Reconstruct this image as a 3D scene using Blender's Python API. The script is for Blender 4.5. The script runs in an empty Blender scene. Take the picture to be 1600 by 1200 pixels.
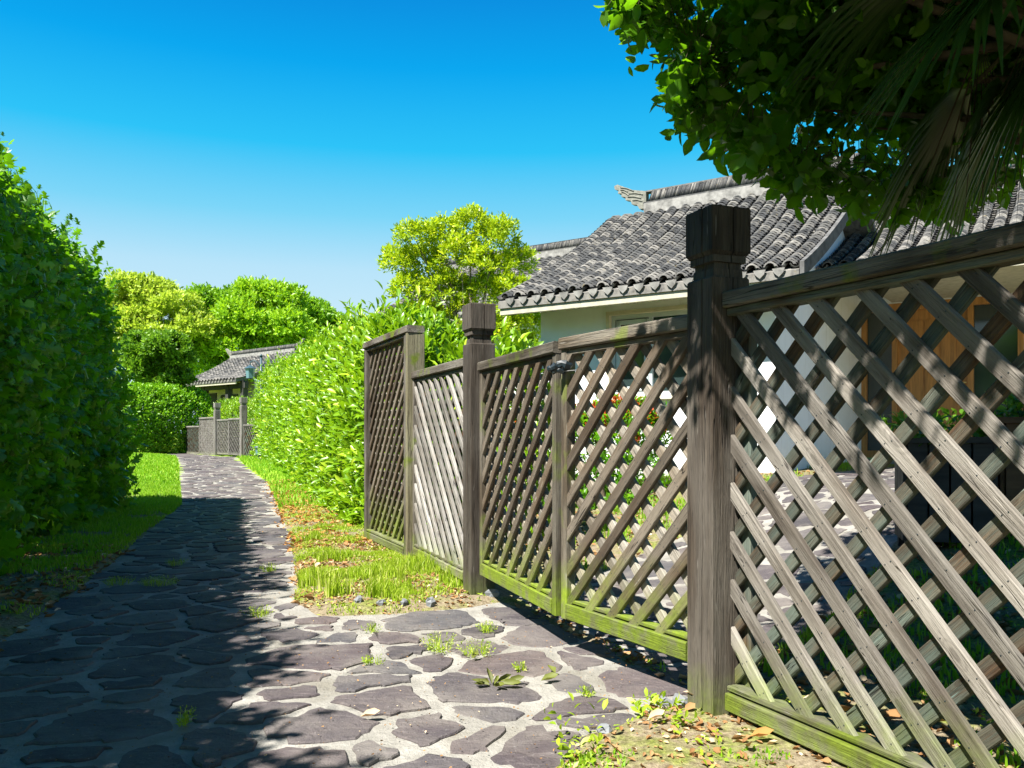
import bpy, math, random
import numpy as np
from mathutils import Matrix, Vector

# ------------------------------------------------------------------ camera, sky, sun, exposure
scene = bpy.context.scene
COL = scene.collection
cam_data = bpy.data.cameras.new('camera')
cam = bpy.data.objects.new('camera', cam_data)
COL.objects.link(cam)
scene.camera = cam
FPX = 1300.0
cam_data.sensor_width = 36.0
cam_data.lens = 36.0 * FPX / 1600.0
cam_data.shift_y = 78.0 / 1600.0
cam_data.clip_start = 0.05
cam_data.clip_end = 3000.0
cam.location = (0, 0, 1.0)
cam.rotation_euler = (math.radians(90), 0, 0)

SUN_EL = math.radians(55)
SH = np.array([-0.67, -0.74]); SH = SH / np.linalg.norm(SH)
S = Vector((SH[0] * math.cos(SUN_EL), SH[1] * math.cos(SUN_EL), math.sin(SUN_EL)))
world = bpy.data.worlds.new('World')
scene.world = world
world.use_nodes = True
wt = world.node_tree
wt.nodes.clear()
sky = wt.nodes.new('ShaderNodeTexSky')
sky.sky_type = 'NISHITA'
sky.sun_disc = False
sky.sun_elevation = SUN_EL
sky.sun_rotation = math.atan2(SH[0], SH[1]) % (2 * math.pi)
sky.altitude = 0
sky.air_density = 1.0
sky.dust_density = 0.8
sky.ozone_density = 2.5
hs = wt.nodes.new('ShaderNodeHueSaturation')
hs.inputs['Hue'].default_value = 0.488
hs.inputs['Saturation'].default_value = 1.6
bg = wt.nodes.new('ShaderNodeBackground')
bg.inputs['Strength'].default_value = 0.054
wo = wt.nodes.new('ShaderNodeOutputWorld')
wt.links.new(sky.outputs[0], hs.inputs['Color'])
tcw = wt.nodes.new('ShaderNodeTexCoord')
sepw = wt.nodes.new('ShaderNodeSeparateXYZ')
wt.links.new(tcw.outputs['Generated'], sepw.inputs[0])
rmp = wt.nodes.new('ShaderNodeValToRGB')
cr_ = rmp.color_ramp
stops_ = [(0.0, (.70, .90, 1.0)), (.12, (.66, .88, 1.0)), (.19, (.52, .82, 1.0)), (.25, (.22, .71, .99)), (.32, (.03, .58, .99)), (.40, (.004, .41, .92)), (.48, (.004, .26, .76)), (.65, (.003, .12, .42)), (1.0, (.002, .05, .20))]
while len(cr_.elements) < len(stops_): cr_.elements.new(.5)
for e_, (p_, c_) in zip(cr_.elements, stops_): e_.position = p_; e_.color = (*c_, 1)
wt.links.new(sepw.outputs['Z'], rmp.inputs[0])
scw = wt.nodes.new('ShaderNodeVectorMath'); scw.operation = 'SCALE'; scw.inputs['Scale'].default_value = 6.1
wt.links.new(rmp.outputs[0], scw.inputs[0])
mrw = wt.nodes.new('ShaderNodeMapRange'); mrw.interpolation_type = 'SMOOTHSTEP'
wt.links.new(sepw.outputs['Z'], mrw.inputs[0])
for i_, v_ in ((1, 1.0), (2, 0.55), (3, 0.75), (4, 0.96)): mrw.inputs[i_].default_value = v_
mxw = wt.nodes.new('ShaderNodeMix'); mxw.data_type = 'RGBA'      # clear air paling evenly towards the whole horizon
wt.links.new(mrw.outputs[0], mxw.inputs[0])
wt.links.new(hs.outputs[0], mxw.inputs[6])
wt.links.new(scw.outputs[0], mxw.inputs[7])
wt.links.new(mxw.outputs[2], bg.inputs[0])
wt.links.new(bg.outputs[0], wo.inputs[0])

sun_data = bpy.data.lights.new('sun', 'SUN')
sun_data.energy = 5.0
sun_data.angle = math.radians(0.55)
sun_data.color = (1.0, 0.955, 0.88)
sun = bpy.data.objects.new('sun', sun_data)
COL.objects.link(sun)
sun.rotation_euler = S.to_track_quat('Z', 'Y').to_euler()
sun.location = (-10, -10, 20)
vs = scene.view_settings
scene.display_settings.display_device = 'sRGB'
vs.view_transform = 'Standard'
vs.look = 'None'
vs.gamma = 1.0
vs.exposure = 1.55
vs.use_curve_mapping = False
scene.cycles.max_bounces = 8
scene.cycles.transparent_max_bounces = 8

rng = np.random.default_rng(7)
RND = random.Random(11)

# ------------------------------------------------------------------ helpers
WM = {}


def link(name, data, parent=None, mw=None, mat=None):
    o = bpy.data.objects.new(name, data)
    COL.objects.link(o)
    mw = mw if mw is not None else Matrix.Identity(4)
    WM[o.name] = mw
    if parent is not None:
        o.parent = parent
        o.matrix_local = WM[parent.name].inverted() @ mw
    else:
        o.matrix_world = mw
    if mat is not None and data is not None and len(data.materials) == 0:
        data.materials.append(mat)
    return o


def tag(o, label=None, cat=None, group=None, kind=None):
    if label: o['label'] = label
    if cat: o['category'] = cat
    if group: o['group'] = group
    if kind: o['kind'] = kind
    return o


def thing(name, loc, label, cat, group=None, rotz=0.0):
    mw = Matrix.Translation(Vector(loc)) @ Matrix.Rotation(rotz, 4, 'Z')
    o = link(name, None, None, mw)
    o.empty_display_size = 0.2
    return tag(o, label, cat, group)


def npmesh(name, V, faces, tint=None, smooth=False):
    """faces: list of (M,k) int arrays"""
    V = np.asarray(V, dtype=np.float32)
    me = bpy.data.meshes.new(name)
    me.vertices.add(len(V))
    me.vertices.foreach_set('co', V.ravel())
    faces = [np.asarray(f, dtype=np.int32) for f in faces if len(f)]
    nl = sum(f.size for f in faces)
    npoly = sum(len(f) for f in faces)
    me.loops.add(nl)
    me.loops.foreach_set('vertex_index', np.concatenate([f.ravel() for f in faces]))
    me.polygons.add(npoly)
    starts = []
    s = 0
    for f in faces:
        k = f.shape[1]
        starts.append(s + np.arange(len(f), dtype=np.int32) * k)
        s += f.size
    me.polygons.foreach_set('loop_start', np.concatenate(starts).astype(np.int32))
    if smooth:
        me.polygons.foreach_set('use_smooth', np.ones(npoly, dtype=bool))
    me.update(calc_edges=True)
    if tint is not None:
        a = me.attributes.new('tint', 'FLOAT', 'POINT')
        a.data.foreach_set('value', np.asarray(tint, dtype=np.float32))
    return me


class MB:
    """collects boxes / tubes into one mesh"""
    def __init__(self):
        self.v = []; self.f = []; self.n = 0

    def add(self, V, F):
        self.v.append(np.asarray(V, float)); 
        for f in F: self.f.append([i + self.n for i in f])
        self.n += len(V)

    def box(self, c, s, ch=0.0):
        x, y, z = c; a, b, d = s[0] / 2, s[1] / 2, s[2] / 2
        V = [(x + i * a, y + j * b, z + k * d) for i in (-1, 1) for j in (-1, 1) for k in (-1, 1)]
        F = [(0, 1, 3, 2), (4, 6, 7, 5), (0, 4, 5, 1), (2, 3, 7, 6), (0, 2, 6, 4), (1, 5, 7, 3)]
        self.add(V, F)
        return self

    def tube(self, pts, rad, n=6, caps=True):
        pts = [Vector(p) for p in pts]
        V = []; F = []
        up = Vector((0.13, 0.2, 1)).normalized()
        for i, p in enumerate(pts):
            d = (pts[min(i + 1, len(pts) - 1)] - pts[max(i - 1, 0)]).normalized()
            a = d.cross(up)
            if a.length < 1e-3: a = d.cross(Vector((1, 0, 0)))
            a.normalize(); b = d.cross(a)
            r = rad[i] if hasattr(rad, '__len__') else rad
            for k in range(n):
                t = 2 * math.pi * k / n
                V.append(tuple(p + a * (r * math.cos(t)) + b * (r * math.sin(t))))
        for i in range(len(pts) - 1):
            for k in range(n):
                F.append((i * n + k, i * n + (k + 1) % n, (i + 1) * n + (k + 1) % n, (i + 1) * n + k))
        if caps:
            F.append(tuple(range(n))[::-1]); F.append(tuple((len(pts) - 1) * n + k for k in range(n)))
        self.add(V, F)
        return self

    def mesh(self, name, smooth=False):
        me = bpy.data.meshes.new(name)
        me.from_pydata(np.concatenate(self.v).tolist(), [], self.f)
        if smooth:
            me.polygons.foreach_set('use_smooth', np.ones(len(me.polygons), dtype=bool))
        me.update()
        return me

    def obj(self, name, mat, parent=None, mw=None, smooth=False):
        if mw is None:
            mw = WM[parent.name] if parent is not None else Matrix.Identity(4)
        return link(name, self.mesh(name, smooth), parent, mw, mat)


def chamfer_box(L, W, T, c=0.004):
    """box along x with chamfered long edges, centred"""
    w, t = W / 2, T / 2
    c = min(c, w * .4, t * .4)
    prof = [(-w + c, -t), (w - c, -t), (w, -t + c), (w, t - c), (w - c, t), (-w + c, t), (-w, t - c), (-w, -t + c)]
    V = [(-L / 2, y, z) for y, z in prof] + [(L / 2, y, z) for y, z in prof]
    F = [(k, (k + 1) % 8, 8 + (k + 1) % 8, 8 + k) for k in range(8)]
    F += [tuple(range(8))[::-1], tuple(range(8, 16))]
    me = bpy.data.meshes.new('plank')
    me.from_pydata(V, [], F)
    me.update()
    return me


def cut_box(L, W, T, k0, k1, c=0.003):
    """board along x whose ends are cut at an angle: x shifts by k*y"""
    w, t = W / 2, T / 2
    prof = [(-w + c, -t), (w - c, -t), (w, -t + c), (w, t - c), (w - c, t), (-w + c, t), (-w, t - c), (-w, -t + c)]
    V = [(-L / 2 + k0 * y, y, z) for y, z in prof] + [(L / 2 + k1 * y, y, z) for y, z in prof]
    F = [(k, (k + 1) % 8, 8 + (k + 1) % 8, 8 + k) for k in range(8)]
    F += [tuple(range(8))[::-1], tuple(range(8, 16))]
    me = bpy.data.meshes.new('slat')
    me.from_pydata(V, [], F)
    me.update()
    return me


def frame(o, dx, dz):
    dx = Vector(dx).normalized(); dz = Vector(dz).normalized()
    dy = dz.cross(dx).normalized(); dz = dx.cross(dy)
    m = Matrix((dx, dy, dz)).transposed().to_4x4()
    m.translation = Vector(o)
    return m


def plank(name, p0, p1, nrm, W, T, mat, parent, c=0.004):
    """board from p0 to p1; nrm = direction of thickness T; W is the other way"""
    p0 = Vector(p0); p1 = Vector(p1)
    L = (p1 - p0).length
    return link(name, chamfer_box(L, W, T, c), parent, frame((p0 + p1) / 2, p1 - p0, nrm), mat)


def hash3(ix, iy, iz, seed):
    n = (ix * 374761393 + iy * 668265263 + iz * 2147483647 + seed * 1274126177) & 0xffffffff
    n = ((n ^ (n >> 13)) * 1274126177) & 0xffffffff
    n = (n ^ (n >> 16)) & 0xffffff
    return n / float(0xffffff)


def vnoise(P, scale=1.0, seed=0):
    P = np.asarray(P, float) * scale
    if P.shape[1] == 2: P = np.c_[P, np.zeros(len(P))]
    i = np.floor(P).astype(np.int64); f = P - i
    f = f * f * (3 - 2 * f)
    r = 0
    for a in (0, 1):
        for b in (0, 1):
            for c in (0, 1):
                w = (f[:, 0] if a else 1 - f[:, 0]) * (f[:, 1] if b else 1 - f[:, 1]) * (f[:, 2] if c else 1 - f[:, 2])
                r = r + w * hash3(i[:, 0] + a, i[:, 1] + b, i[:, 2] + c, seed)
    return r  # 0..1


def fbm(P, scale, seed=0, oct=3):
    r = 0; a = .5; t = 0
    for k in range(oct):
        r = r + a * vnoise(P, scale * 2 ** k, seed + k * 17); t += a; a *= .5
    return r / t


def unit(v):
    return v / np.maximum(np.linalg.norm(v, axis=1, keepdims=True), 1e-9)


def rdir(n):
    return unit(rng.normal(size=(n, 3)))


# leaf templates: verts (along, across, lift), faces
def T_oval():
    V = [(0, 0, 0), (.22, .34, .05), (.55, .44, .05), (.82, .22, .0), (1, 0, -.10), (.82, -.22, 0), (.55, -.44, .05), (.22, -.34, .05), (.22, 0, -.02), (.55, 0, -.03)]
    F3 = [(0, 8, 1), (0, 7, 8), (3, 9, 4), (9, 5, 4)]
    F4 = [(1, 8, 9, 2), (8, 7, 6, 9)]
    F3 += [(2, 9, 3), (9, 6, 5)]
    return np.array(V), [np.array(F3), np.array(F4)]


def T_long():
    V = [(0, 0, 0), (.3, .42, .08), (.65, .5, .04), (1, 0, -.16), (.65, -.5, .04), (.3, -.42, .08), (.3, 0, -.02), (.65, 0, -.03)]
    F3 = [(0, 6, 1), (0, 5, 6), (2, 7, 3), (7, 4, 3)]
    F4 = [(1, 6, 7, 2), (6, 5, 4, 7)]
    return np.array(V), [np.array(F3), np.array(F4)]


def T_lobed():
    out = [(0, 0), (.06, .22), (.02, .5), (.22, .22), (.56, .66), (.46, .17), (.78, .33), (1, 0), (.78, -.33), (.46, -.17), (.56, -.66), (.22, -.22), (.02, -.5), (.06, -.22)]
    V = [(x, y, -.12 * abs(y) - .08 * x * x) for x, y in out] + [(.33, 0, .04)]
    F3 = [(i, 14, (i + 1) % 14) for i in range(14)]
    return np.array(V), [np.array(F3)[:, ::-1]]


def T_small():
    V = [(0, 0, 0), (.5, .42, .06), (1, 0, -.05), (.5, -.42, .06)]
    return np.array(V), [np.array([(0, 2, 1), (0, 3, 2)])]


def T_curl():
    V = [(0, 0, 0), (.3, .4, .22), (.7, .42, .3), (1, .05, .25), (.72, -.36, .2), (.28, -.38, .28), (.5, 0, 0)]
    F3 = [(i, (i + 1) % 6, 6) for i in range(6)]
    return np.array(V), [np.array(F3)]


TPL = dict(oval=T_oval(), long=T_long(), lobed=T_lobed(), small=T_small(), curl=T_curl())


def leaf_geo(pos, d, nrm, length, width, shape):
    TV, TF = TPL[shape]
    n = len(pos)
    d = unit(d)
    side = unit(np.cross(nrm, d)); up = np.cross(d, side)
    L = np.broadcast_to(np.asarray(length, float), (n,)); Wd = np.broadcast_to(np.asarray(width, float), (n,))
    V = (pos[:, None, :] + d[:, None, :] * (TV[None, :, 0:1] * L[:, None, None])
         + side[:, None, :] * (TV[None, :, 1:2] * Wd[:, None, None])
         + up[:, None, :] * (TV[None, :, 2:3] * L[:, None, None]))
    k = len(TV)
    off = (np.arange(n) * k)[:, None, None]
    F = [(f[None] + off).reshape(-1, f.shape[1]) for f in TF]
    tint = np.repeat(rng.random(n), k)
    return V.reshape(-1, 3), F, tint


def merge(geos):
    V = []; F3 = []; F4 = []; T = []; n = 0
    for v, fs, t in geos:
        V.append(v); T.append(t)
        for f in fs:
            (F3 if f.shape[1] == 3 else F4).append(f + n)
        n += len(v)
    fs = []
    if F3: fs.append(np.concatenate(F3))
    if F4: fs.append(np.concatenate(F4))
    return np.concatenate(V), fs, np.concatenate(T)


def leaf_obj(name, geos, mat, parent=None, kind=None):
    V, F, T = merge(geos)
    me = npmesh(name, V, F, T)
    me.materials.append(mat)
    if parent is not None:
        o = bpy.data.objects.new(name, me); COL.objects.link(o)
        o.parent = parent
        o.matrix_local = WM[parent.name].inverted()
        WM[o.name] = Matrix.Identity(4)
    else:
        o = link(name, me)
    if kind: o['kind'] = kind
    return o


def shoots(org, d, L, n, ll, lw, beta=0.9, shape='long', jit=.25, stems=None):
    """leaf sprays: n leaves spiralled along each shoot. org,d (m,3); L (m,)"""
    m = len(org)
    d = unit(d)
    L = np.broadcast_to(np.asarray(L, float), (m,))
    a = unit(np.cross(d, rdir(m))); b = np.cross(d, a)
    ph0 = rng.random(m) * 6.28
    P = []; D = []; N = []; LL = []
    for k in range(n):
        t = (k + .5) / n
        ph = ph0 + k * 2.4
        r = a * np.cos(ph)[:, None] + b * np.sin(ph)[:, None]
        be = beta * (1.25 - .7 * t)
        ld = unit(d * math.cos(be) + r * math.sin(be) + rng.normal(size=(m, 3)) * jit * .5)
        nn = unit(d * math.sin(be) - r * math.cos(be) + rng.normal(size=(m, 3)) * jit)
        P.append(org + d * (L * t)[:, None]); D.append(ld); N.append(nn)
        LL.append(ll * (.45 + .85 * rng.random(m)) * (1.05 - .35 * abs(t - .5)))
    P = np.concatenate(P); D = np.concatenate(D); N = np.concatenate(N); LL = np.concatenate(LL)
    return leaf_geo(P, D, N, LL, LL * lw / ll, shape)


def stem_geo(org, d, L, r=.003):
    m = len(org); d = unit(d)
    a = unit(np.cross(d, rdir(m))); b = np.cross(d, a)
    V = np.zeros((m, 6, 3))
    for k in range(3):
        t = k * 2.094
        q = a * math.cos(t) + b * math.sin(t)
        V[:, k] = org + q * r
        V[:, 3 + k] = org + d * np.broadcast_to(L, (m,))[:, None] + q * r * .5
    F = np.array([(0, 1, 4, 3), (1, 2, 5, 4), (2, 0, 3, 5)])
    F = (F[None] + (np.arange(m) * 6)[:, None, None]).reshape(-1, 4)
    return V.reshape(-1, 3), [F], np.zeros(m * 6)


# ------------------------------------------------------------------ materials
def newmat(name):
    m = bpy.data.materials.new(name)
    m.use_nodes = True
    nt = m.node_tree
    nt.nodes.clear()
    return m, nt


class NT:
    def __init__(self, nt): self.nt = nt

    def n(self, t, **kw):
        nd = self.nt.nodes.new(t)
        for k, v in kw.items():
            if k.startswith('i_'): nd.inputs[k[2:].replace('_', ' ')].default_value = v
            else: setattr(nd, k, v)
        return nd

    def l(self, a, b): self.nt.links.new(a, b)

    def setin(self, sock, v):
        if isinstance(v, bpy.types.NodeSocket): self.l(v, sock)
        else: sock.default_value = v

    def math(self, op, a, b=None, c=None, clamp=False):
        nd = self.n('ShaderNodeMath', operation=op, use_clamp=clamp)
        self.setin(nd.inputs[0], a)
        if b is not None: self.setin(nd.inputs[1], b)
        if c is not None: self.setin(nd.inputs[2], c)
        return nd.outputs[0]

    def mix(self, fac, a, b, mode='MIX'):
        nd = self.n('ShaderNodeMix', data_type='RGBA', blend_type=mode)
        nd.inputs[0].default_value = 0.5
        self.setin(nd.inputs[0], fac)
        self.setin(nd.inputs[6], a if isinstance(a, bpy.types.NodeSocket) else (*a, 1))
        self.setin(nd.inputs[7], b if isinstance(b, bpy.types.NodeSocket) else (*b, 1))
        return nd.outputs[2]

    def noise(self, vec, scale, detail=3, rough=.55, dist=0):
        nd = self.n('ShaderNodeTexNoise')
        nd.inputs['Scale'].default_value = scale
        nd.inputs['Detail'].default_value = detail
        nd.inputs['Roughness'].default_value = rough
        nd.inputs['Distortion'].default_value = dist
        if vec is not None: self.l(vec, nd.inputs['Vector'])
        return nd.outputs['Fac']

    def ramp(self, fac, stops):
        nd = self.n('ShaderNodeValToRGB')
        cr = nd.color_ramp
        while len(cr.elements) < len(stops): cr.elements.new(.5)
        for e, (p, c) in zip(cr.elements, stops):
            e.position = p
            e.color = (*c, 1) if hasattr(c, '__len__') else (c, c, c, 1)
        self.setin(nd.inputs[0], fac)
        return nd.outputs[0]

    def rng(self, v, a, b, c=0.0, d=1.0):
        nd = self.n('ShaderNodeMapRange')
        self.setin(nd.inputs[0], v)
        for i, q in zip((1, 2, 3, 4), (a, b, c, d)): nd.inputs[i].default_value = q
        return nd.outputs[0]

    def coords(self, scale=(1, 1, 1), rnd=True, kind='Object'):
        tc = self.n('ShaderNodeTexCoord')
        mp = self.n('ShaderNodeMapping')
        mp.inputs['Scale'].default_value = scale
        self.l(tc.outputs[kind], mp.inputs[0])
        if rnd:
            oi = self.n('ShaderNodeObjectInfo')
            sc = self.n('ShaderNodeVectorMath', operation='SCALE')
            cb = self.n('ShaderNodeCombineXYZ')
            self.l(oi.outputs['Random'], cb.inputs[0]); self.l(oi.outputs['Random'], cb.inputs[1]); self.l(oi.outputs['Random'], cb.inputs[2])
            self.l(cb.outputs[0], sc.inputs[0]); sc.inputs['Scale'].default_value = 37.0
            ad = self.n('ShaderNodeVectorMath', operation='ADD')
            self.l(mp.outputs[0], ad.inputs[0]); self.l(sc.outputs[0], ad.inputs[1])
            return ad.outputs[0]
        return mp.outputs[0]

    def objrand(self):
        return self.n('ShaderNodeObjectInfo').outputs['Random']

    def pos(self):
        g = self.n('ShaderNodeNewGeometry')
        sp = self.n('ShaderNodeSeparateXYZ')
        self.l(g.outputs['Position'], sp.inputs[0])
        return g.outputs['Position'], sp.outputs

    def bump(self, h, strength=.5, dist=.01):
        b = self.n('ShaderNodeBump')
        b.inputs['Strength'].default_value = strength
        b.inputs['Distance'].default_value = dist
        self.l(h, b.inputs['Height'])
        return b.outputs[0]

    def out(self, col, rough=.8, normal=None, spec=.3, metal=0.0):
        p = self.n('ShaderNodeBsdfPrincipled')
        self.setin(p.inputs['Base Color'], col if isinstance(col, bpy.types.NodeSocket) else (*col, 1))
        self.setin(p.inputs['Roughness'], rough)
        p.inputs['Specular IOR Level'].default_value = spec
        p.inputs['Metallic'].default_value = metal
        if normal is not None: self.l(normal, p.inputs['Normal'])
        o = self.n('ShaderNodeOutputMaterial')
        self.l(p.outputs[0], o.inputs[0])
        return p


def wood_mat(name, dark, light, moss=0.0, moss_z=(0.5, 0.12), patch=0.0, gray=(.30, .29, .27), gray_amt=.4, bump=.55):
    m, nt = newmat(name)
    g = NT(nt)
    grain_v = g.coords((3.2, 85, 85))
    fine_v = g.coords((12, 300, 300))
    big_v = g.coords((2.2, 9, 9))
    grain = g.noise(grain_v, 1.0, 5, .65, .5)
    fine = g.noise(fine_v, 1.0, 3, .6)
    big = g.noise(big_v, 1.0, 3, .5)
    col = g.ramp(grain, [(.28, tuple(c * .55 for c in dark)), (.45, dark), (.68, light)])
    gm = g.math('MULTIPLY', g.rng(g.math('ADD', big, g.math('MULTIPLY', fine, .35)), .52, .80), gray_amt, clamp=True)
    col = g.mix(gm, col, gray)
    col = g.mix(g.rng(fine, .56, .68, 0, .6), col, tuple(c * .3 for c in dark))
    # pale flaked streaks
    fl_v = g.coords((7, 90, 90))
    fl = g.noise(fl_v, 1.0, 2, .5)
    col = g.mix(g.rng(fl, .70, .76, 0, .5), col, tuple(min(1, c * 1.5 + .06) for c in gray))
    # knots
    kv = g.coords((3.2, 9, 9))
    vo = g.n('ShaderNodeTexVoronoi'); g.l(kv, vo.inputs['Vector']); vo.inputs['Scale'].default_value = 1.0
    kn = g.rng(vo.outputs['Distance'], .10, .03)
    ring = g.math('SINE', g.math('MULTIPLY', vo.outputs['Distance'], 90))
    col = g.mix(g.math('MULTIPLY', kn, .75), col, tuple(c * .35 for c in dark))
    kr = g.math('MULTIPLY', g.rng(vo.outputs['Distance'], .26, .10), g.rng(ring, -.2, 1))
    col = g.mix(g.math('MULTIPLY', kr, .35), col, tuple(c * .5 for c in dark))
    # drying cracks
    cv = g.coords((1.6, 38, 38))
    cr = g.noise(cv, 1.0, 2, .4, .2)
    ck = g.rng(g.math('ABSOLUTE', g.math('SUBTRACT', cr, .5)), .012, .003)
    ck = g.math('MULTIPLY', ck, g.rng(g.noise(g.coords((2, 3, 3)), 1.0, 1), .48, .58))
    col = g.mix(g.math('MULTIPLY', ck, .8), col, (.01, .008, .006))
    pos, xyz = g.pos()
    mn = g.noise(pos, 7, 4, .65)
    if moss > 0:
        z = g.rng(xyz[2], moss_z[0], moss_z[1])
        mk = g.math('MULTIPLY', g.rng(g.math('ADD', g.math('MULTIPLY', z, .75), g.math('MULTIPLY', mn, .5)), .45, .85), moss, clamp=True)
        mk = g.math('MULTIPLY', mk, g.rng(g.noise(pos, 11, 4, .7), .36, .56, .35, 1))
        mc = g.mix(g.noise(pos, 40, 2), (.10, .155, .010), (.25, .335, .025))
        mc = g.mix(g.rng(grain, .35, .6, .3, 0), mc, (.10, .13, .015))
        col = g.mix(mk, col, mc)
    if patch > 0:
        pn = g.noise(pos, 4.5, 3, .6)
        pk = g.math('MULTIPLY', g.rng(pn, .56, .66), patch, clamp=True)
        col = g.mix(pk, col, g.mix(g.noise(pos, 60, 2), (.06, .09, .008), (.20, .26, .02)))
    r = g.objrand()
    hv = g.n('ShaderNodeHueSaturation')
    g.l(col, hv.inputs['Color']); g.l(g.rng(r, 0, 1, .62, 1.16), hv.inputs['Value'])
    h = g.math('ADD', g.math('MULTIPLY', grain, 1.0), g.math('MULTIPLY', fine, .5))
    h = g.math('SUBTRACT', h, g.math('MULTIPLY', ck, 1.5))
    g.out(hv.outputs[0], .78, g.bump(h, bump, .010), .25)
    return m


def leaf_mat(name, c0, c1, young=None, trans=.35, rough=.42, spec=.4, dead=None, transcol=None):
    m, nt = newmat(name)
    g = NT(nt)
    at = g.n('ShaderNodeAttribute', attribute_name='tint')
    t = at.outputs['Fac']
    pos, xyz = g.pos()
    big = g.noise(pos, 1.1, 2)
    f = g.math('ADD', g.math('MULTIPLY', t, .65), g.math('MULTIPLY', big, .5))
    col = g.mix(g.rng(f, .15, .95), c0, c1)
    if young: col = g.mix(g.rng(t, .82, .95), col, young)
    if dead: col = g.mix(g.rng(t, .965, .975), col, dead)
    tc = g.mix(.6, col, transcol or (c1[0] * 1.9, c1[1] * 1.8, c1[2]), 'MIX')
    p = g.n('ShaderNodeBsdfPrincipled')
    g.l(col, p.inputs['Base Color']); p.inputs['Roughness'].default_value = rough
    p.inputs['Specular IOR Level'].default_value = spec
    tr = g.n('ShaderNodeBsdfTranslucent'); g.l(tc, tr.inputs[0])
    mx = g.n('ShaderNodeMixShader'); mx.inputs[0].default_value = trans
    g.l(p.outputs[0], mx.inputs[1]); g.l(tr.outputs[0], mx.inputs[2])
    o = g.n('ShaderNodeOutputMaterial'); g.l(mx.outputs[0], o.inputs[0])
    return m


def plain_mat(name, col, rough=.6, spec=.3, metal=0, nscale=0, namt=.2, bump=0, kind='Object', scale=(1, 1, 1)):
    m, nt = newmat(name)
    g = NT(nt)
    nrm = None; c = col
    if nscale:
        v = g.coords(scale, kind=kind)
        n = g.noise(v, nscale, 4, .6)
        c = g.mix(g.rng(n, .3, .7), tuple(x * (1 - namt) for x in col), tuple(min(1, x * (1 + namt)) for x in col))
        if bump: nrm = g.bump(n, bump, .01)
    g.out(c, rough, nrm, spec, metal)
    return m


def tile_mat(name):
    m, nt = newmat(name)
    g = NT(nt)
    at = g.n('ShaderNodeAttribute', attribute_name='tint')
    s = g.math('FRACT', g.math('ADD', at.outputs['Fac'], g.objrand()))
    v = g.coords((1, 1, 1), rnd=True)
    pos, _ = g.pos()
    n = g.noise(pos, 14, 4, .65)
    col = g.ramp(s, [(0, (.04, .042, .045)), (.35, (.075, .077, .078)), (.7, (.125, .122, .115)), (1, (.23, .22, .20))])
    col = g.mix(g.rng(n, .45, .7, 0, .65), col, (.022, .022, .024))
    n2 = g.noise(pos, 5, 3, .6)
    col = g.mix(g.rng(n2, .58, .7, 0, .5), col, (.26, .255, .23))
    n3 = g.noise(pos, 30, 2, .6)
    col = g.mix(g.rng(n3, .66, .72, 0, .5), col, (.16, .12, .03))
    g.out(col, .85, g.bump(n, .4, .004), .2)
    return m


def plaster_mat(name, col=(.84, .86, .88)):
    m, nt = newmat(name)
    g = NT(nt)
    pos, xyz = g.pos()
    n = g.noise(pos, 3, 5, .7)
    mp = g.n('ShaderNodeMapping'); mp.inputs['Scale'].default_value = (9, 9, .7)
    g.l(pos, mp.inputs[0])
    st = g.noise(mp.outputs[0], 1, 4, .6)
    c = g.mix(g.rng(n, .35, .75, 0, .35), col, tuple(x * .8 for x in col))
    c = g.mix(g.rng(st, .55, .8, 0, .35), c, (.52, .50, .44))
    low = g.rng(g.math('ADD', xyz[2], g.math('MULTIPLY', n, .3)), .95, .65, 0, .4)
    c = g.mix(low, c, (.45, .43, .36))
    g.out(c, .9, g.bump(g.noise(pos, 60, 3), .15, .004), .15)
    return m


M = {}
M['fence_silver'] = wood_mat('silvered_sunlit_wood', (.13, .118, .10), (.26, .238, .205), moss=.5, moss_z=(.36, .05), gray=(.34, .325, .30), gray_amt=.9)  # bright slat set: silvered wood, with raking sunlight also held in the colour
M['fence_gray'] = wood_mat('bleached_sunlit_grey_wood', (.080, .066, .052), (.165, .142, .118), moss=.5, moss_z=(.42, .05), gray=(.25, .23, .20), gray_amt=.9)  # front slats: bleached grey, grazing sun on the grain painted into the tint
M['fence_brown'] = wood_mat('weathered_shaded_brown_wood', (.058, .031, .016), (.115, .070, .038), moss=.4, moss_z=(.36, .05), gray=(.15, .24, .21), gray_amt=.45)  # rear slats: brown wood, painted darker as the diagonal that catches less sun
M['fence_rail'] = wood_mat('grey_brown_rail_wood', (.055, .042, .029), (.11, .088, .063), moss=.7, moss_z=(.30, .02), patch=.85, gray=(.34, .32, .28), gray_amt=.5)
M['gate_front'] = wood_mat('gate_dark_slat_wood', (.095, .068, .045), (.115, .082, .052), moss=.7, moss_z=(.66, .12), gray=(.26, .24, .20), gray_amt=.4)  # dark diagonal: the weak sun on its grain is put into the colour
M['gate_rear'] = wood_mat('gate_pale_slat_wood', (.15, .12, .085), (.28, .235, .175), moss=.5, moss_z=(.60, .1), gray=(.33, .31, .27), gray_amt=.7)  # pale diagonal: the stronger sun on its grain is put into the colour
M['gate_rail'] = wood_mat('mossy_gate_rail_wood', (.060, .046, .031), (.12, .095, .065), moss=1.0, moss_z=(.50, .18), patch=.6, gray=(.32, .30, .25), gray_amt=.45)
M['green_end'] = wood_mat('algae_green_wood', (.14, .12, .07), (.24, .21, .13), moss=.0, patch=.95, gray=(.3, .3, .2), gray_amt=.4)
M['post'] = wood_mat('dark_post_wood', (.034, .025, .018), (.072, .055, .040), moss=.35, moss_z=(.25, .0), patch=.0, gray=(.15, .135, .115), gray_amt=.5, bump=.8)
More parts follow.
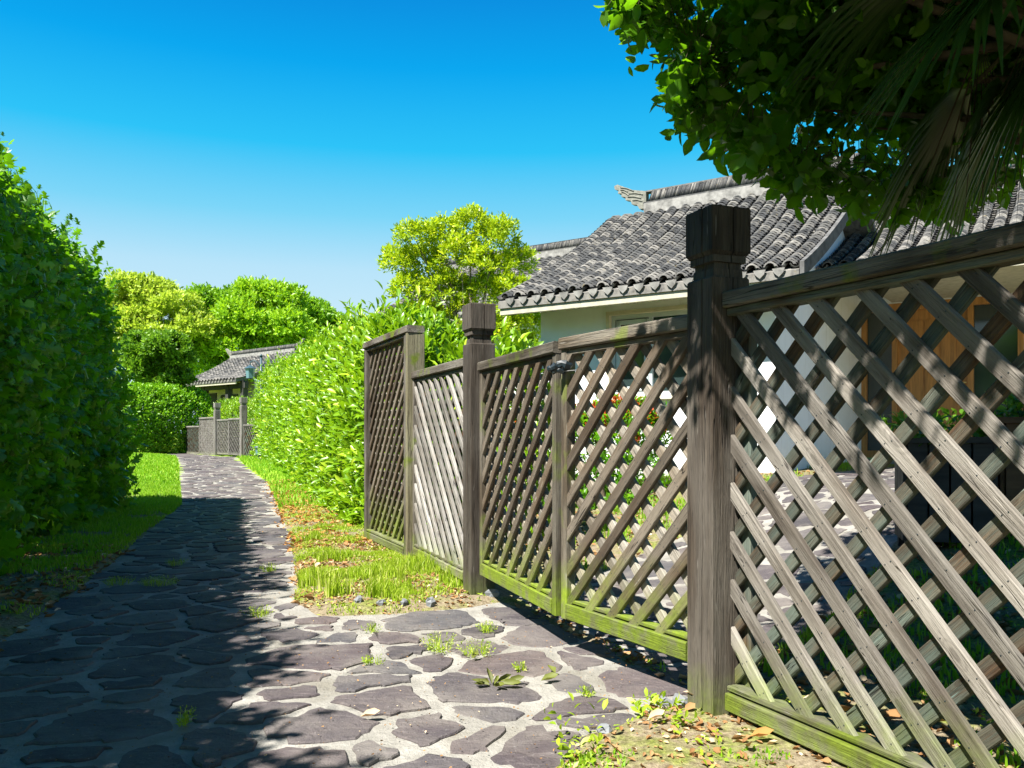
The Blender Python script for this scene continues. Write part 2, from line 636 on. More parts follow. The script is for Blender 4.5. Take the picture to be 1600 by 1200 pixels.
M['far_wood'] = wood_mat('far_fence_wood', (.10, .088, .075), (.19, .172, .15), moss=.2, moss_z=(.5, .2), gray=(.25, .24, .22), gray_amt=.7)
M['tile'] = tile_mat('grey_clay_tile')
M['plaster'] = plaster_mat('white_plaster')
M['cement'] = plain_mat('pale_cement', (.23, .225, .21), .9, nscale=9, namt=.45, bump=.3)
M['cream'] = plain_mat('cream_eave_paint', (.42, .40, .31), .85, nscale=12, namt=.2)
M['verge'] = plain_mat('weathered_verge_mortar', (.10, .10, .098), .9, nscale=9, namt=.4, bump=.4)
M['carved'] = plain_mat('carved_grey_cement', (.19, .19, .16), .9, nscale=25, namt=.3, bump=.6)
M['frame_grey'] = plain_mat('grey_blue_window_frame', (.52, .58, .60), .5, .4, nscale=6, namt=.08)
M['beige'] = plain_mat('beige_window_surround', (.62, .56, .42), .8, nscale=8, namt=.12)
M['glass'] = plain_mat('dark_window_glass', (.025, .04, .04), .08, .8)
M['blind'] = plain_mat('cream_blind_fabric', (.60, .57, .46), .8)
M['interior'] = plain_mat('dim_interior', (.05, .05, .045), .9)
M['doorwood'] = plain_mat('varnished_honey_wood', (.42, .20, .055), .38, .5, nscale=1, namt=.3, scale=(30, 30, 2.5))
M['brass'] = plain_mat('worn_brass', (.62, .50, .22), .35, .5, 1.0)
M['black'] = plain_mat('black_plastic', (.012, .02, .026), .35, .5, nscale=30, namt=.3)
M['wire'] = plain_mat('galvanised_wire', (.5, .5, .5), .4, .5, .8)
M['lampmetal'] = plain_mat('blue_grey_lamp_metal', (.03, .065, .085), .45, .5, nscale=8, namt=.2)
M['lampglass'] = plain_mat('frosted_lamp_glass', (.10, .19, .23), .25, .5)
M['planter'] = plain_mat('dark_stained_planter_wood', (.045, .042, .042), .75, nscale=1, namt=.4, scale=(3, 3, 20))
M['planter2'] = plain_mat('brown_planter_wood', (.10, .055, .03), .7, nscale=1, namt=.4, scale=(3, 3, 20))
M['chip'] = plain_mat('broken_slate', (.16, .17, .18), .8, nscale=14, namt=.3, bump=.5)
M['bark'] = plain_mat('tree_bark', (.11, .085, .06), .9, nscale=14, namt=.4, bump=.8, scale=(1, 1, .3))
M['palebark'] = plain_mat('pale_tree_bark', (.24, .20, .15), .9, nscale=14, namt=.4, bump=.8, scale=(1, 1, .3))
M['twig'] = plain_mat('green_brown_twig', (.06, .055, .025), .8)
M['fibre'] = plain_mat('palm_trunk_fibre', (.09, .06, .035), .95, nscale=60, namt=.5, bump=1.0)

M['hedge_l'] = leaf_mat('lobed_hedge_leaf', (.045, .145, .006), (.115, .29, .008), young=(.22, .44, .012), trans=.42, rough=.36, spec=.5, transcol=(.28, .68, .008))
M['hedge_r'] = leaf_mat('laurel_leaf', (.08, .20, .006), (.24, .43, .010), young=(.46, .58, .04), trans=.36, rough=.36, spec=.5, transcol=(.36, .63, .008))
M['hedge_m'] = leaf_mat('clipped_hedge_leaf', (.09, .25, .006), (.22, .46, .010), young=(.32, .55, .02), trans=.35, rough=.4, transcol=(.3, .62, .01))
M['tree_y'] = leaf_mat('young_camphor_leaf', (.17, .30, .008), (.42, .54, .012), young=(.60, .64, .02), trans=.4, rough=.35, transcol=(.62, .78, .01))
M['tree_f1'] = leaf_mat('yellow_green_leaf', (.22, .34, .02), (.46, .58, .05), young=(.6, .68, .12), trans=.4, transcol=(.6, .76, .05))
M['tree_f2'] = leaf_mat('mid_green_leaf', (.08, .21, .008), (.20, .40, .012), young=(.30, .52, .03), trans=.4, transcol=(.34, .64, .01))
M['tree_f3'] = leaf_mat('bright_green_leaf', (.13, .29, .008), (.30, .52, .016), young=(.42, .62, .05), trans=.4, transcol=(.46, .74, .01))
M['tree_d'] = leaf_mat('dark_green_leaf', (.06, .15, .008), (.14, .29, .012), young=(.24, .42, .02), trans=.35, transcol=(.26, .52, .02))
M['canopy'] = leaf_mat('overhead_tree_leaf', (.035, .11, .006), (.09, .23, .008), young=(.13, .30, .01), trans=.5, rough=.35, transcol=(.22, .52, .004))
M['palm'] = leaf_mat('palm_leaf', (.022, .06, .012), (.05, .11, .015), trans=.2, rough=.4, transcol=(.08, .18, .02))
M['palmdead'] = leaf_mat('dead_palm_leaf', (.035, .025, .014), (.09, .065, .035), trans=.15, rough=.8, transcol=(.12, .09, .04))
M['redtip'] = leaf_mat('photinia_red_tip_leaf', (.42, .05, .02), (.60, .12, .03), young=(.65, .35, .05), trans=.35, rough=.3, transcol=(.7, .15, .03))
M['grass'] = leaf_mat('fresh_grass_blade', (.18, .31, .012), (.40, .50, .04), young=(.62, .62, .20), trans=.4, rough=.5, spec=.25, transcol=(.48, .7, .02))
M['lawn'] = leaf_mat('lawn_grass_blade', (.12, .30, .012), (.26, .46, .02), young=(.42, .52, .08), trans=.4, rough=.5, spec=.25, transcol=(.4, .66, .02))
M['litter'] = leaf_mat('dry_fallen_leaf', (.18, .085, .03), (.42, .26, .12), young=(.62, .50, .34), trans=.15, rough=.8, spec=.15, transcol=(.4, .2, .06))
M['orange'] = leaf_mat('orange_fallen_leaf', (.24, .11, .03), (.48, .25, .08), young=(.58, .40, .2), trans=.15, rough=.8, spec=.15, transcol=(.5, .22, .04))
M['wilt'] = leaf_mat('wilted_leaf', (.055, .06, .015), (.17, .20, .03), young=(.12, .055, .02), trans=.2, rough=.6, transcol=(.3, .3, .05))


def stone_mat():
    m, nt = newmat('purple_grey_slate')
    g = NT(nt)
    r = g.objrand()
    at = g.n('ShaderNodeAttribute', attribute_name='tint')
    s = g.math('FRACT', g.math('ADD', at.outputs['Fac'], r))
    pos, _ = g.pos()
    n = g.noise(pos, 9, 6, .7, .6)
    col = g.ramp(s, [(0, (.048, .044, .046)), (.3, (.088, .069, .069)), (.55, (.088, .086, .088)), (.8, (.118, .092, .086)), (1, (.16, .148, .135))])
    col = g.mix(g.rng(n, .35, .7, .0, .6), col, (.045, .04, .05))
    mp = g.n('ShaderNodeMapping'); mp.inputs['Scale'].default_value = (3, 14, 3); mp.inputs['Rotation'].default_value = (0, 0, .4)
    g.l(pos, mp.inputs[0])
    st = g.noise(mp.outputs[0], 3, 4, .6)
    col = g.mix(g.rng(st, .55, .72, 0, .5), col, (.19, .165, .16))
    n2 = g.noise(pos, 70, 3, .7)
    col = g.mix(g.rng(n2, .64, .72, 0, .6), col, (.33, .32, .30))
    dust = g.noise(pos, 2.3, 3, .6)
    col = g.mix(g.rng(dust, .46, .70, 0, .6), col, (.20, .18, .16))
    n4 = g.noise(pos, 24, 5, .75)
    col = g.mix(g.rng(n4, .56, .66, 0, .55), col, (.05, .043, .045))
    b = g.math('ADD', g.math('MULTIPLY', n, 1.0), g.math('MULTIPLY', n2, .25))
    g.out(col, .75, g.bump(b, 1.0, .02), .3)
    return m


def mortar_mat():
    m, nt = newmat('pale_rough_mortar')
    g = NT(nt)
    pos, _ = g.pos()
    n = g.noise(pos, 5, 5, .7)
    n2 = g.noise(pos, 55, 4, .75)
    col = g.mix(g.rng(n, .3, .7), (.19, .182, .16), (.35, .337, .305))
    col = g.mix(g.rng(n2, .58, .70, 0, .55), col, (.17, .16, .13))
    n3 = g.noise(pos, 1.7, 4, .65)
    col = g.mix(g.rng(n3, .50, .68, 0, .6), col, (.15, .135, .10))
    h = g.math('ADD', n2, g.math('MULTIPLY', n, 1.5))
    g.out(col, .92, g.bump(h, .9, .012), .15)
    return m


def soil_mat():
    m, nt = newmat('soil_moss_and_short_growth')
    g = NT(nt)
    pos, xyz = g.pos()
    n = g.noise(pos, 3.5, 5, .7)
    n2 = g.noise(pos, 45, 4, .75)
    col = g.mix(g.rng(n2, .35, .65), (.13, .10, .06), (.30, .25, .17))
    col = g.mix(g.rng(n, .45, .62, 0, .8), col, g.mix(g.rng(n2, .4, .6), (.09, .12, .015), (.24, .29, .04)))
    far = g.rng(xyz[1], 9, 16)
    col = g.mix(far, col, g.mix(n2, (.12, .24, .015), (.30, .42, .04)))
    g.out(col, .95, g.bump(n2, .8, .02), .1)
    return m


M['stone'] = stone_mat()
M['mortar'] = mortar_mat()
M['soil'] = soil_mat()
# ------------------------------------------------------------------ terrain
def sstep(x, a, b):
    t = np.clip((x - a) / (b - a), 0, 1)
    return t * t * (3 - 2 * t)


def G(x, y):
    x = np.asarray(x, float); y = np.asarray(y, float)
    d = .93 * x + .37 * y - 1.7
    a = .56 * sstep(d, .7, 4.3) * (1 - sstep(y, 14, 22) * .5)
    b = .24 * sstep(y, 10, 28)
    return np.maximum(a, b)


def G1(x, y): return float(G(x, y))


def pdist(P, poly):
    """signed distance, + outside"""
    P = np.asarray(P, float); poly = np.asarray(poly, float)
    d = np.full(len(P), 1e9); ins = np.zeros(len(P), bool)
    n = len(poly)
    for i in range(n):
        a = poly[i]; b = poly[(i + 1) % n]
        ab = b - a; ap = P - a
        t = np.clip((ap @ ab) / (ab @ ab), 0, 1)
        d = np.minimum(d, np.linalg.norm(ap - t[:, None] * ab, axis=1))
        c = ((a[1] > P[:, 1]) != (b[1] > P[:, 1]))
        with np.errstate(divide='ignore', invalid='ignore'):
            xi = (b[0] - a[0]) * (P[:, 1] - a[1]) / (b[1] - a[1]) + a[0]
        ins ^= c & (P[:, 0] < xi)
    return np.where(ins, -d, d)


PATH = [(-1.75, -1.0), (-1.85, 1.0), (-2.05, 2.5), (-2.45, 3.9), (-2.75, 5.2), (-3.15, 6.6), (-3.75, 8.6), (-4.6, 11.6), (-6.3, 15.8), (-8.6, 21.5), (-10.9, 27.2),
        (-13.2, 30.3), (-14.5, 33), (-13.0, 34), (-11.6, 31.0), (-10.3, 28.6), (-9.6, 28.0), (-9.0, 27.2), (-6.9, 21.5), (-4.7, 16.0), (-2.95, 10.6), (-2.2, 8.2), (-1.78, 6.77), (-1.40, 5.4), (-1.30, 4.96), (-1.05, 4.55),
        (-.65, 4.62), (-.28, 4.78), (-.06, 4.95), (.66, 3.30), (.70, 3.14), (.46, 2.98), (.22, 2.72), (.10, 2.45), (.02, 2.0), (.0, 1.0), (0, -1.0)]
YARD = [(.02, 5.1), (.72, 3.28), (1.3, 3.9), (2.2, 5.0), (3.4, 6.6), (4.8, 8.3), (6.6, 10.0), (5.6, 11.5), (4.0, 9.9), (2.9, 8.4), (1.9, 7.2), (.9, 6.2), (.3, 5.5)]


def allpath(P):
    return np.minimum(pdist(P, PATH), pdist(P, YARD))


def grid_lines(a, b, fine0, fine1, fstep):
    L = list(np.arange(fine0, fine1 + 1e-6, fstep))
    s = fstep; x = fine1
    while x < b: s *= 1.07; x += s; L.append(x)
    s = fstep; x = fine0
    while x > a: s *= 1.07; x -= s; L.insert(0, x)
    return np.array(L)


def soil_z(P):
    P = np.asarray(P, float)
    d = allpath(P)
    e = np.clip((d + .03 * (vnoise(P, 9, 3) - .5)) / .10, -1, 1)
    near = np.clip(d / .5, 0, 1)
    return G(P[:, 0], P[:, 1]) + e * .028 + near * (.035 * (fbm(P, 2.5, 5) - .35) + .012 * vnoise(P, 14, 9))


gx = grid_lines(-500, 500, -5.2, 5.2, .065)
gy = grid_lines(-120, 900, 1.2, 11, .065)
X, Y = np.meshgrid(gx, gy)
P = np.c_[X.ravel(), Y.ravel()]
Z = soil_z(P)
nx, ny = len(gx), len(gy)
idx = np.arange(nx * ny).reshape(ny, nx)
F = np.c_[idx[:-1, :-1].ravel(), idx[:-1, 1:].ravel(), idx[1:, 1:].ravel(), idx[1:, :-1].ravel()]
gme = npmesh('ground', np.c_[P, Z], [F], smooth=True)
tag(link('ground', gme, mat=M['soil']), kind='structure')


def path_sheet(name, poly, step, off=0.0):
    poly = np.array(poly)
    x0, y0 = poly.min(0) - .3; x1, y1 = poly.max(0) + .3
    gx = np.arange(x0, x1, step); gy = np.arange(y0, y1, step)
    X, Y = np.meshgrid(gx, gy); P = np.c_[X.ravel(), Y.ravel()]
    d = pdist(P, poly)
    keep = d < .12
    idx = np.arange(len(P)).reshape(len(gy), len(gx))
    F = np.c_[idx[:-1, :-1].ravel(), idx[:-1, 1:].ravel(), idx[1:, 1:].ravel(), idx[1:, :-1].ravel()]
    F = F[keep[F].all(1)]
    used = np.unique(F); remap = np.full(len(P), -1); remap[used] = np.arange(len(used))
    P = P[used]
    Z = G(P[:, 0], P[:, 1]) + .006 * (fbm(P, 5, 31) - .5) + off
    me = npmesh(name, np.c_[P, Z], [remap[F]], smooth=True)
    return tag(link(name, me, mat=M['mortar']), kind='structure')


path = path_sheet('stone_path', PATH, .09)
yard = path_sheet('courtyard_path', YARD, .09, .001)


def clip_poly(poly, m, nv):
    out = []
    for i in range(len(poly)):
        a = poly[i]; b = poly[(i + 1) % len(poly)]
        da = (a - m) @ nv; db = (b - m) @ nv
        if da <= 0: out.append(a)
        if (da < 0 < db) or (db < 0 < da): out.append(a + (b - a) * (da / (da - db)))
    return out


def stones(poly, parent, nmax, seed, size=.245):
    r = np.random.default_rng(seed)
    pa = np.array(poly)
    x0, y0 = pa.min(0) - .1; x1, y1 = pa.max(0) + .1
    # variable-radius dart throwing (spacing grows with distance)
    pts = []; rad = []
    cell = {}
    tries = 60000
    C = np.c_[r.uniform(x0, x1, tries), r.uniform(max(y0, -.5), y1, tries)]
    dd = pdist(C, poly)
    C = C[(dd < .45)]; dd = dd[dd < .45]
    inside = []
    for ic, c in enumerate(C):
        rr = size * (.55 + .95 * r.random() ** 1.3) * (1 + max(0, c[1] - 7) * .03)
        ci, cj = int(c[0] // .6), int(c[1] // .6)
        ok = True
        for a in (-1, 0, 1):
            for b in (-1, 0, 1):
                for k in cell.get((ci + a, cj + b), ()):
                    if (pts[k][0] - c[0]) ** 2 * .72 + (pts[k][1] - c[1]) ** 2 * 1.25 < (.5 * (rr + rad[k])) ** 2: ok = False; break
                if not ok: break
            if not ok: break
        if ok:
            cell.setdefault((ci, cj), []).append(len(pts)); pts.append(c); rad.append(rr); inside.append(dd[ic] < -.02)
    pts = np.array(pts); rad = np.array(rad)
    res = []
    for i, p in enumerate(pts):
        if not inside[i]: continue
        d2 = ((pts - p) ** 2).sum(1)
        nb = np.argsort(d2)[1:14]
        poly_ = [p + np.array(q) for q in ((-.5, -.5), (.5, -.5), (.5, .5), (-.5, .5))]
        for j in nb:
            v = pts[j] - p; L = np.linalg.norm(v)
            w = .5 + .5 * (rad[i] ** 2 - rad[j] ** 2) / (L * L) * .8
            w = min(max(w, .3), .7)
            poly_ = clip_poly(poly_, p + v * w, v / L)
            if len(poly_) < 3: break
        if len(poly_) < 3: continue
        q = np.array(poly_); c = q.mean(0)
        # inset
        j = r.uniform(.014, .034) + r.uniform(0, .030, len(q))
        dist = np.linalg.norm(q - c, axis=1)
        q = c + (q - c) * (1 - j / np.maximum(dist, .06))[:, None]
        # one corner cut, then jagged subdivision
        o = []
        for a in range(len(q)):
            A = q[a]; B = q[(a + 1) % len(q)]
            t = r.uniform(.06, .24)
            o += [A + (B - A) * t, A + (B - A) * (1 - t)]
        q = np.array(o); o = []
        for a in range(len(q)):
            A = q[a]; B = q[(a + 1) % len(q)]
            L = np.linalg.norm(B - A)
            k = 1 + int(L > .05) + int(L > .10) + int(L > .16) + int(L > .24)
            for s in range(k):
                o.append(A + (B - A) * (s / k) + r.normal(size=2) * .0125 * (1 if s else .7))
        q = np.array(o)
        if len(q) < 5: continue
        area = .5 * abs((q[:, 0] * np.roll(q[:, 1], -1) - q[:, 1] * np.roll(q[:, 0], -1)).sum())
        if area < .006: continue
        if ((q[:, 0] * np.roll(q[:, 1], -1) - q[:, 1] * np.roll(q[:, 0], -1)).sum()) < 0: q = q[::-1]
        res.append((c, q, area))
    # those showing largest first
    def shown(c):
        Yd = max(c[1], .1); u = 800 + 1300 * c[0] / Yd
        v = 678 + 1300 / Yd
        return (-80 < u < 1680 and v < 1320 and c[1] > 1.5)
    res.sort(key=lambda t: (0 if shown(t[0]) else 1, t[0] @ t[0]))
    rest = []
    for i, (c, q, area) in enumerate(res):
        n = len(q)
        z0 = G1(*c)
        # sheet slope at centre
        gxs = (G1(c[0] + .1, c[1]) - z0) / .1; gys = (G1(c[0], c[1] + .1) - z0) / .1
        h = r.uniform(.004, .010); tx, ty = r.normal(0, .014, 2)
        loc = q - c
        cen = q.mean(0) - c
        def ring(pp, hh): return np.c_[pp, hh + pp[:, 0] * (gxs + tx) + pp[:, 1] * (gys + ty)]
        inner = cen + (loc - cen) * .965
        V = np.concatenate([ring(loc, -.03), ring(loc, h - .005), ring(inner, h)])
        Fq = [(k, (k + 1) % n, n + (k + 1) % n, n + k) for k in range(n)] + [(n + k, n + (k + 1) % n, 2 * n + (k + 1) % n, 2 * n + k) for k in range(n)]
        if i < nmax:
            me = bpy.data.meshes.new('paving_stone')
            me.from_pydata(V.tolist(), [], Fq + [tuple(range(2 * n, 3 * n))])
            me.update()
            link('paving_stone', me, parent, Matrix.Translation((c[0], c[1], z0)), M['stone'])
        else:
            rest.append((V + np.array([c[0], c[1], z0]), Fq, list(range(2 * n, 3 * n))))
    if rest:
        mb = MB(); tint = []
        for V, Fq, top in rest:
            mb.add(V, Fq + [tuple(top)]); tint += [r.random()] * len(V)
        me = mb.mesh('paving_stones')
        a = me.attributes.new('tint', 'FLOAT', 'POINT'); a.data.foreach_set('value', tint)
        o = link('distant_paving', me, parent, Matrix.Identity(4), M['stone']); o['kind'] = 'stuff'
    print('stones', len(res))


stones(PATH, path, 300, 3)
stones(YARD, yard, 120, 4, .28)

# ------------------------------------------------------------------ houses
U = np.array([.825, -.565]); N = np.array([.565, .825])
ANG = math.atan2(-.565, .825)


def hroot(name, x, y, z, label, cat='house', ang=ANG, group=None):
    return thing(name, (x, y, z), label, cat, group, ang)


def tile_geo(L=.15, r=.068, th=.016, arc=150, seg=5, taper=.9):
    a = np.radians(np.linspace(-arc / 2, arc / 2, seg + 1))
    lo = np.c_[np.sin(a) * r, np.zeros(seg + 1), np.cos(a) * r - r * .35]
    up = np.c_[np.sin(a) * r * taper, np.full(seg + 1, L), np.cos(a) * r * taper - r * .35]
    inn = np.c_[np.sin(a) * (r - th), np.zeros(seg + 1), np.cos(a) * (r - th) - r * .35]
    V = np.concatenate([lo, up, inn])
    n = seg + 1
    F = [(k, k + 1, n + k + 1, n + k) for k in range(seg)] + [(2 * n + k, 2 * n + k + 1, k + 1, k) for k in range(seg)]
    return V, np.array(F)


def roof(house, x0, length, y_eave, prof, row=.185, step=.074, nparts=300, drip=True, seg=5, scale=1.0, verge=('l', 'r'), fascia='cream', back=True, dripparts=True):
    """prof: list of (w, z) from eave to ridge in house space; eave runs along +x"""
    H = WM[house.name]
    pw = np.array([p[0] for p in prof]); pz = np.array([p[1] for p in prof])
    ww = np.linspace(0, pw[-1], 40)
    # smooth interpolation
    co = np.polyfit(pw, pz, 2); zz = np.polyval(co, ww)
    sl = np.r_[0, np.cumsum(np.hypot(np.diff(ww), np.diff(zz)))]
    total = sl[-1]
    # deck (both slopes) with thickness
    mb = MB()
    xa, xb = x0, x0 + length
    W2 = pw[-1] * 2
    prof_all = [(w, z) for w, z in zip(ww[::3], zz[::3])]
    if back: prof_all += [(W2 - w, z) for w, z in reversed(prof_all[:-1])]
    V = []
    for w, z in prof_all:
        V += [(xa, y_eave + w, z - .045), (xb, y_eave + w, z - .045), (xb, y_eave + w, z - .13), (xa, y_eave + w, z - .13)]
    Fs = []
    for i in range(len(prof_all) - 1):
        a = 4 * i; b = 4 * i + 4
        Fs += [(a, a + 1, b + 1, b), (a + 3, b + 3, b + 2, a + 2), (a, b, b + 3, a + 3), (a + 1, a + 2, b + 2, b + 1)]
    Fs += [(0, 3, 2, 1), (len(V) - 4, len(V) - 3, len(V) - 2, len(V) - 1)]
    mb.add(V, Fs)
    rf = mb.obj('roof', M['tile'], house)
    TV, TF = tile_geo(.15 * scale, .068 * scale, .016 * scale, 150, seg)
    tme = npmesh('tile', TV, [TF]); tme.materials.append(M['tile'])
    nrow = int(round(length / row))
    nst = int(total / step)
    mats = []
    for i in range(nrow):
        x = x0 + (i + .5) * length / nrow
        wob = RND.uniform(0, 6.28)
        for j in range(nst):
            s = j * step + .005 + RND.uniform(-.005, .005)
            w = np.interp(s, sl, ww); z = np.interp(s, sl, zz)
            w2 = np.interp(min(s + .1, total), sl, ww); z2 = np.interp(min(s + .1, total), sl, zz)
            w1 = np.interp(max(s - .02, 0), sl, ww); z1 = np.interp(max(s - .02, 0), sl, zz)
            pitch = math.atan2(z2 - z1, w2 - w1) - .33 + RND.uniform(-.04, .04)
            xx = x + .008 * math.sin(j * .23 + wob) + RND.uniform(-.004, .004)
            m = Matrix.Translation((xx, y_eave + w, z + .018 * scale)) @ Matrix.Rotation(pitch, 4, 'X') @ Matrix.Rotation(RND.uniform(-.05, .05), 4, 'Z')
            mats.append((m, j))
    camp = Vector((0, 0, 1))
    mats = [(H @ m, j) for m, j in mats]
    mats.sort(key=lambda t: (t[0].translation - camp).length)
    for m, j in mats[:nparts]:
        link('tile', tme, rf, m)
    # pan tiles in the valleys
    PV = TV.copy(); PV[:, 2] = -PV[:, 2]; PV[:, 0] *= 1.0
    rest = [np.array(m) for m, j in mats[nparts:]]
    pans = []
    for i in range(nrow + 1):
        x = x0 + i * length / nrow
        for j in range(int(total / (step * 1.4))):
            s = j * step * 1.4 + .01
            w = np.interp(s, sl, ww); z = np.interp(s, sl, zz)
            w2 = np.interp(min(s + .1, total), sl, ww); z2 = np.interp(min(s + .1, total), sl, zz)
            pitch = math.atan2(z2 - z, max(w2 - w, 1e-3)) - .12
            if s + .1 > total: continue
            m = Matrix.Translation((min(max(x, x0 + .03), xb - .03), y_eave + w, z + .012)) @ Matrix.Rotation(pitch, 4, 'X')
            pans.append(np.array(H @ m))
    geos = []
    for arr, vv, ff in ((rest, TV, TF), (pans, PV, TF[:, ::-1])):
        if not arr: continue
        A = np.array(arr)
        V = np.einsum('nij,kj->nki', A[:, :3, :3], vv) + A[:, None, :3, 3]
        Fv = (ff[None] + (np.arange(len(A)) * len(vv))[:, None, None]).reshape(-1, 4)
        geos.append((V.reshape(-1, 3), [Fv], np.repeat(rng.random(len(A)), len(vv))))
    V, Fm, T = merge(geos)
    me = npmesh('roof_tiles', V, Fm, T); me.materials.append(M['tile'])
    o = bpy.data.objects.new('roof_tiles', me); COL.objects.link(o)
    o.parent = rf; o.matrix_local = WM[rf.name].inverted(); o['kind'] = 'stuff'; WM[o.name] = Matrix.Identity(4)
    # eave board
    MB().box((x0 + length / 2, y_eave + .05, zz[0] - .165), (length - .03, .06, .08)).obj('eave_board', M[fascia], house)
    if drip:
        mbd = MB()
        for i in range(nrow + 1):
            x = x0 + i * length / nrow
            if i in (0, nrow): continue
            V = [(-.062, 0, .0), (-.045, .004, -.045), (0, .01, -.085), (.045, .004, -.045), (.062, 0, 0), (0, -.002, .0)]
            V += [(a, b + .016, c) for a, b, c in V]
            Fd = [(0, 1, 2, 5), (5, 2, 3, 4), (6, 11, 8, 7), (11, 10, 9, 8), (0, 6, 7, 1), (1, 7, 8, 2), (2, 8, 9, 3), (3, 9, 10, 4)]
            if dripparts:
                me = bpy.data.meshes.new('drip_tile'); me.from_pydata(V, [], Fd); me.update()
                link('drip_tile', me, rf, H @ Matrix.Translation((x, y_eave - .03, zz[0] - .02)) @ Matrix.Rotation(RND.uniform(-.06, .06), 4, 'Y'), M['cement'])
            else:
                mbd.add([(a + x, b + y_eave - .03, c + zz[0] - .02) for a, b, c in V], Fd)
        if not dripparts:
            o = mbd.obj('drip_tiles', M['cement'], house); o['kind'] = 'stuff'
    # verges
    for sd in verge:
        xe = x0 - .03 if sd == 'l' else xb + .03
        mv = MB(); V = []
        for w, z in zip(ww[::3], zz[::3]):
            V += [(xe - .022, y_eave + w, z + .03), (xe + .022, y_eave + w, z + .03), (xe + .022, y_eave + w, z - .12), (xe - .022, y_eave + w, z - .12)]
        n = len(V) // 4
        Fv = []
        for i in range(n - 1):
            a = 4 * i; b = a + 4
            Fv += [(a, a + 1, b + 1, b), (a + 1, a + 2, b + 2, b + 1), (a + 2, a + 3, b + 3, b + 2), (a + 3, a, b, b + 3)]
        Fv += [(0, 3, 2, 1), (4 * n - 4, 4 * n - 3, 4 * n - 2, 4 * n - 1)]
        mv.add(V, Fv); mv.obj('verge', M['verge'], house)
    return rf, zz[-1]


def ridge(house, xa, xb, y, z, h=.27, orn=('l',), k=1.0):
    H = WM[house.name]
    MB().box(((xa + xb) / 2, y, z + .02), (xb - xa, .26 * k, .16 * k)).obj('ridge_base', M['cement'], house)
    MB().box(((xa + xb) / 2, y, z + .115 * k), (xb - xa + .04, .20 * k, .025)).obj('ridge_string', M['tile'], house)
    # upright tiles
    x = xa + .05; Vs = []; Fs = []; T = []; n = 0
    base = np.array([(i, j, q) for i in (0, 1) for j in (-1, 1) for q in (0, 1)], float)
    BF = np.array([(0, 1, 3, 2), (4, 6, 7, 5), (0, 4, 5, 1), (2, 3, 7, 6), (0, 2, 6, 4), (1, 5, 7, 3)])
    while x < xb - .05:
        t = RND.uniform(.013, .02)
        if RND.random() > .0:
            v = base * np.array([t, .075 * k, .15 * k])
            v[:, 0] += v[:, 2] * RND.uniform(.25, .40)
            v += np.array([x, 0, .13 * k + RND.uniform(-.004, .004)]) + np.array([0, y, z])
            Vs.append(v); Fs.append(BF + n); n += 8; T += [RND.random()] * 8
        x += t + .004
    me = npmesh('ridge_tiles', np.concatenate(Vs), [np.concatenate(Fs)], T)
    o = link('ridge_tiles', me, house, H, M['tile']); o['kind'] = 'stuff'
    MB().box(((xa + xb) / 2, y, z + .29 * k), (xb - xa, .13 * k, .02)).obj('ridge_cap', M['tile'], house)
    for sd in orn:
        xe = xa if sd == 'l' else xb
        s = -1 if sd == 'l' else 1
        # winged upturned finial, carved outline
        out = [(0, .05), (0, .30), (.12, .33), (.24, .36), (.36, .43), (.45, .475), (.50, .46), (.49, .41), (.43, .385), (.44, .34), (.38, .33), (.385, .28), (.32, .265), (.32, .22), (.24, .20), (.22, .14), (.14, .12), (.10, .05)]
        V = [(xe + s * a * k * 1.05, y - .05, z + b * k) for a, b in out] + [(xe + s * a * k * 1.05, y + .05, z + b * k) for a, b in out]
        n = len(out)
        F = [tuple(range(n)), tuple(range(2 * n - 1, n - 1, -1))] + [(i, n + i, n + (i + 1) % n, (i + 1) % n) for i in range(n)]
        mb = MB(); mb.add(V, F)
        # relief ribs of the feather pattern
        for (a0, b0, a1, b1) in ((.05, .26, .28, .31), (.08, .21, .30, .265), (.20, .335, .42, .425), (.06, .16, .22, .2), (.28, .28, .40, .36), (.3, .34, .42, .39)):
            p0 = (xe + s * a0 * k, y - .055, z + b0 * k); p1 = (xe + s * a1 * k, y - .055, z + b1 * k)
            mb.tube([p0, ((p0[0] + p1[0]) / 2, p0[1], (p0[2] + p1[2]) / 2 + .012 * k), p1], [.008 * k] * 3, 5)
        mb.obj('ridge_finial', M['carved'], house)


HZ = .52
house = hroot('tiled_house', .36, 10.4, 0, 'white plaster house with grey tiled roof and carved ridge end, behind the gate')
PROF1 = [(0, 2.66), (.96, 3.08), (1.74, 3.52), (2.43, 3.93), (2.96, 4.27)]
roof(house, -.30, 3.60, -.5, PROF1, verge=('r',))
ridge(house, .28, 3.26, 2.5, 4.28)


def wallbox(h, name, x0, x1, y0, y1, z0, z1, mat='plaster'):
    return MB().box(((x0 + x1) / 2, (y0 + y1) / 2, (z0 + z1) / 2), (x1 - x0, y1 - y0, z1 - z0)).obj(name, M[mat], h)


